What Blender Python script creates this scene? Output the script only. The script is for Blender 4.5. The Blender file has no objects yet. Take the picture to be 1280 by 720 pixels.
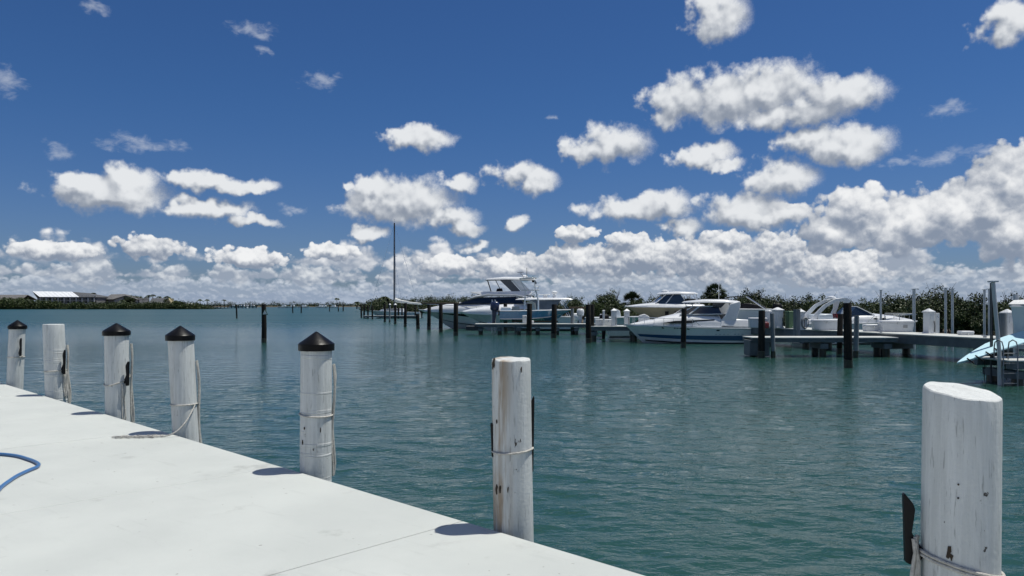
import bpy, bmesh, math, random
import numpy as np
from mathutils import Vector, Matrix
R = math.radians
SC = bpy.context.scene
COL = SC.collection

# ---------------------------------------------------------------- camera
EYE = 2.3                                   # metres above the water; the deck lies 1.6 m below the eye
cam_data = bpy.data.cameras.new('camera')
cam = bpy.data.objects.new('camera', cam_data)
COL.objects.link(cam)
cam.location = (0, 0, EYE)
cam.rotation_euler = (R(90), 0, 0)
cam_data.sensor_width = 36
cam_data.lens = 36 * 935 / 1280
cam_data.shift_y = 20 / 1280
cam_data.clip_start = 0.05
cam_data.clip_end = 20000
SC.camera = cam

# ---------------------------------------------------------------- exposure
SC.view_settings.view_transform = 'Standard'
SC.view_settings.look = 'None'
SC.view_settings.gamma = 1
SC.view_settings.use_curve_mapping = False
SC.view_settings.exposure = 0.0
SC.cycles.use_denoising = True
SC.cycles.use_adaptive_sampling = True
SC.cycles.adaptive_threshold = 0.015
SC.cycles.adaptive_min_samples = 16
SC.cycles.max_bounces = 7
SC.cycles.transparent_max_bounces = 12
SC.cycles.caustics_reflective = False
SC.cycles.caustics_refractive = False
SC.cycles.sample_clamp_indirect = 4

# ---------------------------------------------------------------- sun and sky
SUN_AZ, SUN_EL = R(78), R(71)               # azimuth clockwise from +Y (the view direction)
sun_dir = Vector((math.sin(SUN_AZ) * math.cos(SUN_EL), math.cos(SUN_AZ) * math.cos(SUN_EL), math.sin(SUN_EL)))
sl = bpy.data.lights.new('sun', 'SUN')
sl.energy = 4.4
sl.angle = R(0.53)
sl.color = (1.0, 0.975, 0.89)
so = bpy.data.objects.new('sun', sl)
COL.objects.link(so)
so.rotation_euler = sun_dir.to_track_quat('Z', 'Y').to_euler()
so.location = (20, 10, 60)


class X:
    """A shader socket with arithmetic."""
    def __init__(s, t, k): s.t, s.k = t, k
    def _m(s, op, *a):
        n = s.t.nodes.new('ShaderNodeMath'); n.operation = op
        for i, v in enumerate((s,) + a):
            if isinstance(v, X): s.t.links.new(v.k, n.inputs[i])
            else: n.inputs[i].default_value = v
        return X(s.t, n.outputs[0])
    def __add__(s, o): return s._m('ADD', o)
    __radd__ = __add__
    def __mul__(s, o): return s._m('MULTIPLY', o)
    __rmul__ = __mul__
    def __sub__(s, o): return s._m('SUBTRACT', o)
    def __rsub__(s, o): return s._m('MULTIPLY', -1.0)._m('ADD', o)
    def __truediv__(s, o): return s._m('DIVIDE', o)
    def max(s, o): return s._m('MAXIMUM', o)
    def min(s, o): return s._m('MINIMUM', o)
    def abs(s): return s._m('ABSOLUTE')
    def clamp(s): return s._m('MAXIMUM', 0.0)._m('MINIMUM', 1.0)
    def step(s, a, b, lo=0.0, hi=1.0):
        n = s.t.nodes.new('ShaderNodeMapRange'); n.interpolation_type = 'SMOOTHSTEP'
        s.t.links.new(s.k, n.inputs[0])
        for i, v in zip((1, 2, 3, 4), (a, b, lo, hi)):
            if isinstance(v, X): s.t.links.new(v.k, n.inputs[i])
            else: n.inputs[i].default_value = v
        return X(s.t, n.outputs[0])


def vec(t, x, y, z):
    n = t.nodes.new('ShaderNodeCombineXYZ')
    for i, v in enumerate((x, y, z)):
        if isinstance(v, X): t.links.new(v.k, n.inputs[i])
        else: n.inputs[i].default_value = v
    return X(t, n.outputs[0])


def vm(t, op, a, b, out=0):
    n = t.nodes.new('ShaderNodeVectorMath'); n.operation = op
    for i, v in enumerate((a, b)):
        if isinstance(v, X): t.links.new(v.k, n.inputs[i])
        elif v is not None: n.inputs[i].default_value = v
    return X(t, n.outputs[out])


def noise(t, v, scale, detail=4, rough=0.55, dist=0.0, color=False):
    n = t.nodes.new('ShaderNodeTexNoise')
    t.links.new(v.k, n.inputs['Vector'])
    n.inputs['Scale'].default_value = scale
    n.inputs['Detail'].default_value = detail
    n.inputs['Roughness'].default_value = rough
    n.inputs['Distortion'].default_value = dist
    return X(t, n.outputs[1 if color else 0])


def voro(t, v, scale, detail=1, rough=0.5):
    n = t.nodes.new('ShaderNodeTexVoronoi')
    n.feature = 'F1'
    n.normalize = False
    t.links.new(v.k, n.inputs['Vector'])
    n.inputs['Scale'].default_value = scale
    n.inputs['Detail'].default_value = detail
    n.inputs['Roughness'].default_value = rough
    return X(t, n.outputs[0])


def rgb(t, c):
    n = t.nodes.new('ShaderNodeRGB'); n.outputs[0].default_value = (*c, 1)
    return X(t, n.outputs[0])


def mixc(t, f, a, b, mode='MIX'):
    n = t.nodes.new('ShaderNodeMix'); n.data_type = 'RGBA'; n.blend_type = mode
    for i, v in ((0, f), (6, a), (7, b)):
        if isinstance(v, X): t.links.new(v.k, n.inputs[i])
        elif i == 0: n.inputs[0].default_value = v
        else: n.inputs[i].default_value = (*v, 1)
    return X(t, n.outputs[2])


# clouds: (azimuth, elevation, half width, half height), degrees
SOFT = [(12.66, 14.73, 2.45, 1.68), (15.82, 14.7, 3.4, 1.99), (18.89, 15.17, 3.84, 1.84), (23.16, 14.45, 3.73, 1.37), (21.06, 13.36, 3.74, 1.08), (24.19, 10.93, 2.96, 1.4), (21.85, 11.67, 2.01, 0.98), (15.54, 20.25, 2.05, 1.66), (33.63, 17.5, 1.7, 1.21), (7.61, 11.85, 3.01, 1.4), (6.1, 11.54, 2.06, 0.94), (14.4, 10.96, 2.41, 0.86), (15.82, 10.21, 1.42, 0.51), (19.98, 9.02, 2.49, 1.35), (16.95, 6.88, 3.48, 1.39), (19.17, 6.34, 2.46, 0.91), (9.71, 7.09, 4.29, 0.83), (11.49, 7.64, 2.12, 0.94), (12.66, 5.66, 1.63, 0.83), (-7.01, 12.45, 2.78, 0.99), (-8.52, 12.64, 1.68, 0.58), (-8.22, 7.72, 4.32, 1.91), (-10.3, 8.5, 2.08, 1.06), (-12.42, 8.73, 0.82, 0.58), (-4.89, 6.57, 2.43, 0.84), (-3.67, 5.79, 1.46, 0.67), (0.0, 9.83, 2.45, 0.89), (1.72, 9.35, 1.96, 1.01), (-3.98, 9.09, 1.46, 0.77), (-10.9, 5.28, 1.54, 0.66), (-2.69, 4.46, 1.04, 0.49), (0.31, 6.41, 0.98, 0.73), (-28.14, 7.52, 3.62, 1.27), (-27.17, 8.39, 1.94, 1.07), (-23.68, 8.8, 2.06, 0.66), (-21.32, 8.5, 3.72, 0.67), (-18.89, 8.35, 1.65, 0.57), (-22.38, 6.66, 3.46, 0.67), (-19.44, 5.93, 2.29, 0.46), (-30.01, 8.01, 1.56, 0.73)]
WISP = [(-31.37, 9.84, 1.0, 0.6), (-16.22, 7.03, 0.9, 0.35), (-25.95, 10.83, 2.9, 0.6), (-34.39, 13.79, 1.42, 1.24), (-14.4, 16.18, 1.61, 0.66), (-19.17, 18.96, 1.64, 0.62), (-18.62, 17.65, 0.77, 0.42), (30.01, 12.63, 1.47, 0.51), (29.31, 9.53, 2.24, 0.62), (32.69, 9.81, 1.74, 0.7), (-29.31, 19.13, 1.21, 0.38), (3.06, 13.8, 0.61, 0.35), (27.17, 9.45, 1.45, 0.48)]
CUMULUS = [(33.63, 7.86, 1.95, 2.3), (32.47, 6.08, 2.44, 1.74), (27.66, 5.41, 4.04, 1.94), (24.95, 6.53, 2.52, 1.54), (30.47, 5.89, 3.19, 1.88), (23.16, 5.06, 2.07, 1.45), (33.97, 4.56, 2.11, 2.02), (20.25, 6.75, 1.62, 0.79)]
HEAPS = [(0.0, 2.76, 3.06, 0.86), (-4.89, 2.93, 2.68, 0.79), (4.89, 3.35, 3.77, 1.1), (9.71, 3.5, 4.17, 1.32), (14.4, 3.44, 4.14, 1.42), (18.89, 3.59, 3.4, 1.5), (23.42, 2.53, 3.1, 1.23), (15.82, 4.71, 1.7, 0.7), (4.89, 5.36, 1.46, 0.61), (8.82, 4.83, 1.56, 0.6), (-31.37, 3.55, 2.5, 0.68), (-25.7, 3.97, 2.19, 0.82), (-19.44, 3.35, 2.51, 0.69), (-13.53, 3.87, 1.74, 0.65)]
SKY = 0.05
SKY_TINT = (0.44, 0.79, 1.30)
SKY_LOW = (0.56, 0.76, 1.26)
# rows of distant cumulus, far ones first: base, height (degrees), frequency, cover, seed, sunlit, shaded, edge
ROWS = [
    (-0.3, 0.7, 0.25, 0.05, 11.0, (0.40, 0.47, 0.58), (0.29, 0.36, 0.48), 1.0),
    (0.6, 0.6, 0.28, 0.18, 37.0, (0.48, 0.54, 0.63), (0.26, 0.33, 0.45), 0.8),
    (1.2, 0.8, 0.26, 0.25, 71.0, (0.60, 0.65, 0.72), (0.25, 0.32, 0.43), 0.5),
    (2.0, 1.1, 0.22, 0.31, 113.0, (0.76, 0.79, 0.82), (0.24, 0.30, 0.40), 0.45),
    (3.1, 1.6, 0.17, 0.385, 181.0, (0.86, 0.87, 0.89), (0.25, 0.31, 0.41), 0.5)]


def blobs(t, p, lst):
    m = None
    for a, e, rx, ry in lst:
        q = vm(t, 'MULTIPLY', vm(t, 'SUBTRACT', p, (a, e, 0)), (1 / rx, 1 / ry, 0))
        d = 1.0 - vm(t, 'LENGTH', q, None, 1)
        m = d if m is None else m.max(d)
    return m


def warp(t, P, A, E, scale, ax, ay, detail=2):
    c = noise(t, P, scale, detail, 0.55, color=True)
    s = t.nodes.new('ShaderNodeSeparateColor'); t.links.new(c.k, s.inputs[0])
    return vec(t, A + (X(t, s.outputs[0]) - 0.5) * ax, E + (X(t, s.outputs[1]) - 0.5) * ay, 0.0)


world = bpy.data.worlds.new('World')
SC.world = world
world.use_nodes = True
t = world.node_tree
t.nodes.clear()
world.cycles.sampling_method = 'NONE'
wo = t.nodes.new('ShaderNodeOutputWorld')
sk = t.nodes.new('ShaderNodeTexSky')
sk.sky_type = 'NISHITA'
sk.sun_disc = False
sk.sun_elevation = SUN_EL
sk.sun_rotation = SUN_AZ
sk.altitude = 0
sk.air_density = 1.0
sk.dust_density = 0.3
sk.ozone_density = 1.6
tc = t.nodes.new('ShaderNodeTexCoord')
sep = t.nodes.new('ShaderNodeSeparateXYZ')
t.links.new(tc.outputs['Generated'], sep.inputs[0])
dx, dy, dz = (X(t, sep.outputs[i]) for i in range(3))
A = dx._m('ARCTAN2', dy) * (180 / math.pi)
E = dz._m('ARCSINE') * (180 / math.pi)
hor = vm(t, 'NORMALIZE', vec(t, dx, dy, 0.0), None)
P = vm(t, 'ADD', vm(t, 'MULTIPLY', hor, (57.3, 57.3, 0)), vec(t, 0.0, 0.0, E))      # seamless all round the horizon
clear = mixc(t, 1.0, X(t, sk.outputs[0]), mixc(t, E.step(0, 16), SKY_LOW, SKY_TINT), 'MULTIPLY')


def bgd(col):
    b = t.nodes.new('ShaderNodeBackground')
    b.inputs[1].default_value = SKY
    t.links.new(col.k, b.inputs[0])
    return b.outputs[0]


def pick(f, a, b):
    m = t.nodes.new('ShaderNodeMixShader')
    t.links.new(f.k, m.inputs[0]); t.links.new(a, m.inputs[1]); t.links.new(b, m.inputs[2])
    return m.outputs[0]


def cover(under, alpha, shade, light, dark):
    col = mixc(t, shade.step(-0.25, 1.2), tuple(c / SKY for c in dark), tuple(c / SKY for c in light))
    return mixc(t, alpha, under, col)


def shifted(v, d):
    return vm(t, 'ADD', v, (0.3 * d, 0.1 * d, d))       # towards the sun: up and to the right


def soft_parts():
    p = warp(t, P, A, E, 0.6, 3.4, 1.9, 3)
    m = blobs(t, p, SOFT)
    mu = blobs(t, vm(t, 'ADD', p, (0.4, 0.9, 0)), SOFT[:40])
    # the same scattered clouds go on all round, outside the view
    away = (A.abs().step(38, 46)).max(E.step(24, 32))
    far = noise(t, vm(t, 'MULTIPLY', P, (1, 1, 1.7)), 0.1, 2, 0.5)
    m = m.max(far * 5.0 - 2.9 - (1.0 - away) * 9.0 - (1.0 - E.step(6, 10)) * 9.0)
    wm = blobs(t, p, WISP)
    return m, mu, wm


SM, SMU, WM = soft_parts()


def soft_over(under):
    n0 = noise(t, P, 0.6, 7, 0.62)
    n1 = noise(t, shifted(P, 0.5), 0.6, 2, 0.5)
    nl = noise(t, P, 0.6, 2, 0.5)
    d = SM.max(-1.3) * 1.15 + (n0 - 0.5) * 1.7 + 0.22
    sh = 0.40 + (nl - n1) * 2.0 + (n0 - 0.5) * 1.5 + (SM.max(-0.5) - SMU.max(-0.5)) * 1.0
    c = cover(under, d.step(0.0, 0.68) * 0.97, sh, (0.80, 0.82, 0.84), (0.27, 0.31, 0.38))
    w = noise(t, vm(t, 'MULTIPLY', P, (1, 1, 2.0)), 1.1, 5, 0.65, 0.5)
    wd = WM.max(-0.9) + (w - 0.5) * 1.9
    return cover(c, wd.step(-0.05, 1.3) * 0.5, w, (0.66, 0.70, 0.78), (0.5, 0.55, 0.62))


def cumulus_over(under, lst, s, far=True):
    p = warp(t, P, A, E, 0.6 / s, 1.6 * s, 1.2 * s)
    m = blobs(t, p, lst)
    if far:
        away = A.abs().step(36, 42)
        fd = (noise(t, vm(t, 'MULTIPLY', P, (1, 1, 0.3)), 0.05, 2, 0.5) - 0.5) * 5.0 - (E - 5.0).abs() * 0.22
        m = m.max(fd * away + (away - 1.0) * 3.0)
    m = m.max(-1.5)
    mu = blobs(t, vm(t, 'ADD', p, (0.4 * s, 1.0 * s, 0)), lst).max(-1.5)
    W = vm(t, 'ADD', P, vm(t, 'MULTIPLY', noise(t, P, 1.3 / s, 3, 0.55, color=True), (0.7 * s,) * 3))
    v0, v1 = voro(t, W, 0.8 / s, 1, 0.45), voro(t, shifted(W, 0.3 * s), 0.8 / s, 1, 0.45)
    n0 = noise(t, P, 0.4 / s, 7, 0.62)
    d = m * 1.3 + (0.5 - v0) * 0.75 + (n0 - 0.5) * 1.2 + 0.42
    sh = 0.28 + (v1 - v0) * 0.8 + (m - mu).max(-0.8).min(0.8) * 0.85 + (n0 - 0.5) * 2.2
    return cover(under, d.step(0.0, 0.3), sh, (0.88, 0.89, 0.90), (0.24, 0.29, 0.38))


def row_over(under, base, height, freq, thr, seed, light, dark, edge):
    flat = vm(t, 'ADD', vm(t, 'MULTIPLY', P, (1, 1, 0.1)), (seed, 0, seed))
    top = (noise(t, flat, freq, 2, 0.6) - thr) * 5.0
    Q = vm(t, 'ADD', vm(t, 'MULTIPLY', P, (1, 1, 1.25)), (0, seed, 0))
    W = vm(t, 'ADD', Q, vm(t, 'MULTIPLY', noise(t, Q, 1.6 / height, 2, 0.55, color=True), (0.5 * height,) * 3))
    v0, v1 = voro(t, W, 1.3 / height, 1, 0.45), voro(t, shifted(W, 0.25 * height), 1.3 / height, 1, 0.45)
    n0 = noise(t, Q, 0.6 / height, 5, 0.6)
    h = (E - base) / height
    d = top - h * 1.0 + (0.5 - v0) * 0.6 + (n0 - 0.5) * 1.6 - (h * -1.0).max(0.0) * 2.6
    sh = (0.20 + h.min(1.6) * 0.36 + (v1 - v0) * 0.8 + (n0 - 0.5) * 2.0).max(0.06)
    return cover(under, d.step(0.0, edge), sh, light, dark)


band = clear
for b, h, f, thr, sd, lt, dk, ed in ROWS:
    band = row_over(band, b, h, f, thr, sd, lt, dk, ed)
low = soft_over(cumulus_over(cumulus_over(band, HEAPS, 0.62, False), CUMULUS, 1.0))
high = soft_over(clear)
maybe = SM.max(WM - 0.2)._m('GREATER_THAN', -1.1)
top_half = pick(maybe, bgd(clear), bgd(high))
whole = pick(E._m('GREATER_THAN', 10.5), bgd(low), top_half)
whole = pick(E._m('GREATER_THAN', -0.2), bgd(clear), whole)
t.links.new(whole, wo.inputs[0])

# ---------------------------------------------------------------- materials
MATS = {}


def mat(name, col, rough=0.5, metal=0.0, var=0.0, vscale=3.0, col2=None, bump=0.0, bscale=20.0, ior=1.5, spec=0.5, stretch=(1, 1, 1), coat=0.0, trans=0.0):
    """Principled material with procedural variation in object space."""
    if name in MATS: return MATS[name]
    m = bpy.data.materials.new(name); m.use_nodes = True
    n = m.node_tree
    b = n.nodes['Principled BSDF']
    b.inputs['Base Color'].default_value = (*col, 1)
    b.inputs['Roughness'].default_value = rough
    b.inputs['Metallic'].default_value = metal
    b.inputs['IOR'].default_value = ior
    b.inputs['Specular IOR Level'].default_value = spec
    b.inputs['Coat Weight'].default_value = coat
    b.inputs['Transmission Weight'].default_value = trans
    tc = n.nodes.new('ShaderNodeTexCoord')
    v = vm(n, 'MULTIPLY', X(n, tc.outputs['Object']), stretch)
    if var or col2:
        f = noise(n, v, vscale, 5, 0.6).step(0.3, 0.7)
        c2 = col2 or tuple(c * (1 - var) for c in col)
        n.links.new(mixc(n, f, c2, col).k, b.inputs['Base Color'])
        n.links.new((f * 0.12 + (rough - 0.06)).k, b.inputs['Roughness'])
    if bump:
        bn = n.nodes.new('ShaderNodeBump'); bn.inputs['Strength'].default_value = bump; bn.inputs['Distance'].default_value = 0.02
        n.links.new(noise(n, v, bscale, 4, 0.6).k, bn.inputs['Height'])
        n.links.new(bn.outputs[0], b.inputs['Normal'])
    MATS[name] = m
    return m


def nodes_of(name):
    m = bpy.data.materials.new(name); m.use_nodes = True
    n = m.node_tree
    tc = n.nodes.new('ShaderNodeTexCoord')
    return m, n, n.nodes['Principled BSDF'], X(n, tc.outputs['Object'])


# ---------------------------------------------------------------- mesh building
class MB:
    def __init__(s): s.v, s.f = [], []

    def add(s, vs, fs):
        o = len(s.v)
        s.v += [tuple(p) for p in vs]
        s.f += [tuple(i + o for i in q) for q in fs]
        return s

    def box(s, c, d, rz=0.0, taper=1.0):
        x, y, z = d[0] / 2, d[1] / 2, d[2] / 2
        ca, sa = math.cos(rz), math.sin(rz)
        vs = []
        for k, tp in ((-z, 1.0), (z, taper)):
            for a, b in ((-x, -y), (x, -y), (x, y), (-x, y)):
                a, b = a * tp, b * tp
                vs.append((c[0] + a * ca - b * sa, c[1] + a * sa + b * ca, c[2] + k))
        return s.add(vs, [(0, 3, 2, 1), (4, 5, 6, 7), (0, 1, 5, 4), (1, 2, 6, 5), (2, 3, 7, 6), (3, 0, 4, 7)])

    def loft(s, rings, closed=True, caps=True):
        n = len(rings[0]); vs = [p for r in rings for p in r]; fs = []
        for i in range(len(rings) - 1):
            for j in range(n if closed else n - 1):
                k = (j + 1) % n
                fs.append((i * n + j, i * n + k, (i + 1) * n + k, (i + 1) * n + j))
        if caps and closed:
            fs.append(tuple(range(n - 1, -1, -1)))
            fs.append(tuple((len(rings) - 1) * n + j for j in range(n)))
        return s.add(vs, fs)

    def tube(s, path, r, n=8, caps=True, loop=False):
        P = [Vector(p) for p in path]; m = len(P); rings = []
        rr = r if isinstance(r, (list, tuple)) else [r] * m
        up = None
        for i in range(m):
            if loop: d = P[(i + 1) % m] - P[i - 1]
            else: d = P[min(i + 1, m - 1)] - P[max(i - 1, 0)]
            d.normalize()
            if up is None:
                up = Vector((0, 0, 1)) if abs(d.z) < 0.9 else Vector((1, 0, 0))
            a = d.cross(up); a.normalize(); b = a.cross(d); b.normalize(); up = b
            rings.append([P[i] + (a * math.cos(2 * math.pi * k / n) + b * math.sin(2 * math.pi * k / n)) * rr[i] for k in range(n)])
        if loop: rings.append(rings[0])
        return s.loft(rings, True, caps and not loop)

    def lathe(s, prof, n=24, c=(0, 0, 0)):
        rings = [[(c[0] + r * math.cos(2 * math.pi * k / n), c[1] + r * math.sin(2 * math.pi * k / n), c[2] + z) for k in range(n)] for r, z in prof]
        return s.loft(rings, True, True)

    def slab(s, poly):
        """Side outline [(x, z, half width)] mirrored across y = 0 and closed round."""
        n = len(poly)
        vs = [(x, w, z) for x, z, w in poly] + [(x, -w, z) for x, z, w in poly]
        fs = [tuple(range(n)), tuple(range(2 * n - 1, n - 1, -1))]
        for i in range(n):
            j = (i + 1) % n
            fs.append((i, i + n, j + n, j))
        return s.add(vs, fs)

    def plate(s, poly, y0, y1):
        """Outline [(x, z)] between y0 and y1."""
        n = len(poly)
        vs = [(x, y0, z) for x, z in poly] + [(x, y1, z) for x, z in poly]
        fs = [tuple(range(n)), tuple(range(2 * n - 1, n - 1, -1))]
        for i in range(n):
            j = (i + 1) % n
            fs.append((i, i + n, j + n, j))
        return s.add(vs, fs)

    def mesh(s, name, m, smooth=35, fix=True):
        me = bpy.data.meshes.new(name)
        me.from_pydata(s.v, [], s.f)
        if fix:
            bm = bmesh.new(); bm.from_mesh(me)
            bmesh.ops.recalc_face_normals(bm, faces=bm.faces)
            bm.to_mesh(me); bm.free()
        if smooth:
            me.polygons.foreach_set('use_smooth', [True] * len(me.polygons))
            me.set_sharp_from_angle(angle=R(smooth))
        me.materials.append(m)
        return me

    def build(s, name, m, parent=None, smooth=35, bevel=0.0, loc=None, rz=0.0, fix=True, seg=2):
        return link(name, s.mesh(name, m, smooth, fix), parent, bevel, loc, rz, seg)


def link(name, me, parent=None, bevel=0.0, loc=None, rz=0.0, seg=2):
    o = bpy.data.objects.new(name, me); COL.objects.link(o)
    if parent: o.parent = parent
    if loc: o.location = loc
    if rz: o.rotation_euler[2] = rz
    if bevel:
        b = o.modifiers.new('bevel', 'BEVEL'); b.width = bevel; b.segments = seg; b.limit_method = 'ANGLE'; b.angle_limit = R(40)
    return o


def tag(o, label=None, cat=None, group=None, kind=None):
    if label: o['label'] = label
    if cat: o['category'] = cat
    if group: o['group'] = group
    if kind: o['kind'] = kind
    return o


def thing(name, label, cat, loc=(0, 0, 0), rz=0.0, group=None):
    o = bpy.data.objects.new(name, None); COL.objects.link(o)
    o.location = loc; o.rotation_euler = (0, 0, rz); o.empty_display_size = 0.2
    return tag(o, label, cat, group)


def struct(name, loc=(0, 0, 0), rz=0.0):
    o = bpy.data.objects.new(name, None); COL.objects.link(o)
    o.location = loc; o.rotation_euler[2] = rz; o['kind'] = 'structure'
    return o


KIDS = {}


def kids(o):
    return [c for c in bpy.data.objects if c.parent == o]


def copy_tree(o, parent=None, loc=None, rz=None, label=None, tree=None):
    c = o.copy(); COL.objects.link(c)
    if parent: c.parent = parent
    if loc is not None: c.location = loc
    if rz is not None: c.rotation_euler[2] = rz
    if label: c['label'] = label
    if o.name not in KIDS: KIDS[o.name] = kids(o)
    for k in KIDS[o.name]: copy_tree(k, c)
    return c


def sx(px, y):
    """World x of the bearing that the photograph shows at column px, at distance y."""
    return (px - 640) / 935 * y


def sz(py, y):
    return EYE - (py - 380) / 935 * y


WHITE = mat('white_gelcoat', (0.74, 0.75, 0.755), 0.25, var=0.06, vscale=1.2, coat=0.3)
DARKGLASS = mat('tinted_glass', (0.008, 0.010, 0.014), 0.05, spec=0.8)
CHROME = mat('stainless_steel', (0.62, 0.64, 0.66), 0.25, 1.0)
BLACK = mat('black_plastic', (0.007, 0.007, 0.008), 0.45, var=0.3, spec=0.2)
NAVY = mat('navy_gelcoat', (0.012, 0.025, 0.07), 0.25, coat=0.3)
ROPE = mat('weathered_rope', (0.60, 0.58, 0.53), 0.9, col2=(0.42, 0.40, 0.36), vscale=40, bump=0.6, bscale=120)

# ---------------------------------------------------------------- water
def water_material():
    m, n, b, p = nodes_of('bay_water')
    sp = n.nodes.new('ShaderNodeSeparateXYZ'); n.links.new(p.k, sp.inputs[0])
    n.links.new(X(n, sp.outputs[1]).step(15, 110, 0.05, 0.30).k, b.inputs['Roughness'])     # unresolved ripples
    b.inputs['IOR'].default_value = 1.333
    big = noise(n, vm(n, 'MULTIPLY', p, (0.02, 0.05, 1)), 1.0, 3, 0.5)
    n.links.new(mixc(n, big.step(0.3, 0.7), (0.018, 0.057, 0.048), (0.023, 0.070, 0.057)).k, b.inputs['Base Color'])
    # wind lanes: broad streaks where the surface is calmer or rougher
    lane = noise(n, vm(n, 'MULTIPLY', p, (0.008, 0.045, 1)), 1.0, 4, 0.6).step(0.35, 0.65)
    rip = noise(n, vm(n, 'MULTIPLY', p, (0.95, 1.45, 1)), 4.5, 4, 0.55) + noise(n, vm(n, 'MULTIPLY', p, (0.75, 1.4, 1)), 1.4, 3, 0.5) * 1.6
    bn = n.nodes.new('ShaderNodeBump')
    n.links.new((lane * 0.45 + 0.35).k, bn.inputs['Strength'])
    bn.inputs['Distance'].default_value = 0.07
    n.links.new(rip.k, bn.inputs['Height'])
    n.links.new(bn.outputs[0], b.inputs['Normal'])
    return m


def axis(fine, end, step, grow):
    a = list(np.arange(0, fine, step)); d = step
    while a[-1] < end:
        d *= grow; a.append(a[-1] + d)
    return np.array(a)


def build_water():
    xr = axis(6, 4000, 0.05, 1.03)
    xs = np.concatenate([-xr[:0:-1], xr])
    ya = [-30.0, -10.0, -2.0, 0.0, 1.0]; y = 1.6
    while y < 5000:
        ya.append(y); y += max(0.04, 0.008 * y) if y < 60 else 0.05 * y
    ys = np.array(ya)
    XX, YY = np.meshgrid(xs, ys)
    dxs = np.gradient(xs)[None, :] * np.ones_like(XX); dys = np.gradient(ys)[:, None] * np.ones_like(XX)
    Z = np.zeros_like(XX)
    rng = np.random.default_rng(5)
    for k in range(110):
        lam = 0.16 * (0.95 / 0.16) ** rng.random()
        th = rng.normal(0.22, 0.5)                 # mostly running along the view, crests across it
        kx, ky = math.sin(th) * 2 * math.pi / lam, math.cos(th) * 2 * math.pi / lam
        amp = 0.0021 * lam
        res = np.maximum(dxs * abs(math.sin(th)), dys * abs(math.cos(th)))
        fade = np.clip((lam / np.maximum(res, 1e-6) - 3.0) / 3.0, 0, 1)
        ph = kx * XX + ky * YY + rng.random() * 6.283
        Z += amp * fade * (np.sin(ph) + 0.25 * np.sin(2 * ph + 1.4))
    patch = 0.85 + 0.3 * np.sin(XX * 0.23 + 1.1 * np.sin(YY * 0.11)) * np.sin(YY * 0.31 + XX * 0.07)
    Z *= np.clip(patch, 0.4, 1.3)
    ny, nx = XX.shape
    co = np.stack([XX, YY, Z], -1).reshape(-1, 3).astype(np.float32)
    i = np.arange(nx - 1)[None, :] + np.arange(ny - 1)[:, None] * nx
    q = np.stack([i, i + 1, i + nx + 1, i + nx], -1).reshape(-1).astype(np.int32)
    me = bpy.data.meshes.new('water')
    nf = len(q) // 4
    me.vertices.add(len(co)); me.vertices.foreach_set('co', co.ravel())
    me.loops.add(len(q)); me.loops.foreach_set('vertex_index', q)
    me.polygons.add(nf); me.polygons.foreach_set('loop_start', np.arange(nf, dtype=np.int32) * 4)
    me.polygons.foreach_set('use_smooth', np.ones(nf, dtype=bool))
    me.update(); me.validate()
    me.materials.append(water_material())
    o = bpy.data.objects.new('water', me); COL.objects.link(o)
    tag(o, kind='structure')


build_water()

# ---------------------------------------------------------------- the pale deck in the foreground
DECK = 0.70
E0 = Vector((0.76, 4.43, 0)); ED = Vector((-0.7196, 0.6944, 0)); EN = Vector((-0.6944, -0.7196, 0))   # edge start, along, inward


def deck_material():
    m, n, b, p = nodes_of('brushed_pale_concrete')
    base = mixc(n, noise(n, p, 0.9, 5, 0.6).step(0.3, 0.72), (0.46, 0.48, 0.46), (0.52, 0.54, 0.515))
    rot = n.nodes.new('ShaderNodeVectorRotate'); rot.rotation_type = 'Z_AXIS'; n.links.new(p.k, rot.inputs[0]); rot.inputs['Angle'].default_value = 0.65
    pr = X(n, rot.outputs[0])
    smear = noise(n, vm(n, 'MULTIPLY', pr, (0.8, 7, 1)), 1.6, 6, 0.68)
    base = mixc(n, smear.step(0.56, 0.76) * 0.22, base, (0.27, 0.28, 0.27))
    spot = noise(n, p, 1.3, 6, 0.7)
    base = mixc(n, spot.step(0.58, 0.72) * 0.45, base, (0.26, 0.265, 0.25))
    grit = noise(n, p, 160, 2, 0.6)
    base = mixc(n, grit.step(0.35, 0.7) * 0.16, base, (0.32, 0.325, 0.31))
    fleck = noise(n, p, 17, 1, 0.5)
    base = mixc(n, fleck.step(0.76, 0.79) * 0.6, base, (0.16, 0.15, 0.14))
    n.links.new(base.k, b.inputs['Base Color'])
    b.inputs['Roughness'].default_value = 0.75
    b.inputs['Specular IOR Level'].default_value = 0.25
    bn = n.nodes.new('ShaderNodeBump'); bn.inputs['Strength'].default_value = 0.25; bn.inputs['Distance'].default_value = 0.004
    n.links.new((noise(n, p, 220, 2, 0.6) + noise(n, vm(n, 'MULTIPLY', pr, (0.6, 9, 1)), 6, 3, 0.6) * 0.5).k, bn.inputs['Height'])
    n.links.new(bn.outputs[0], b.inputs['Normal'])
    return m


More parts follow.
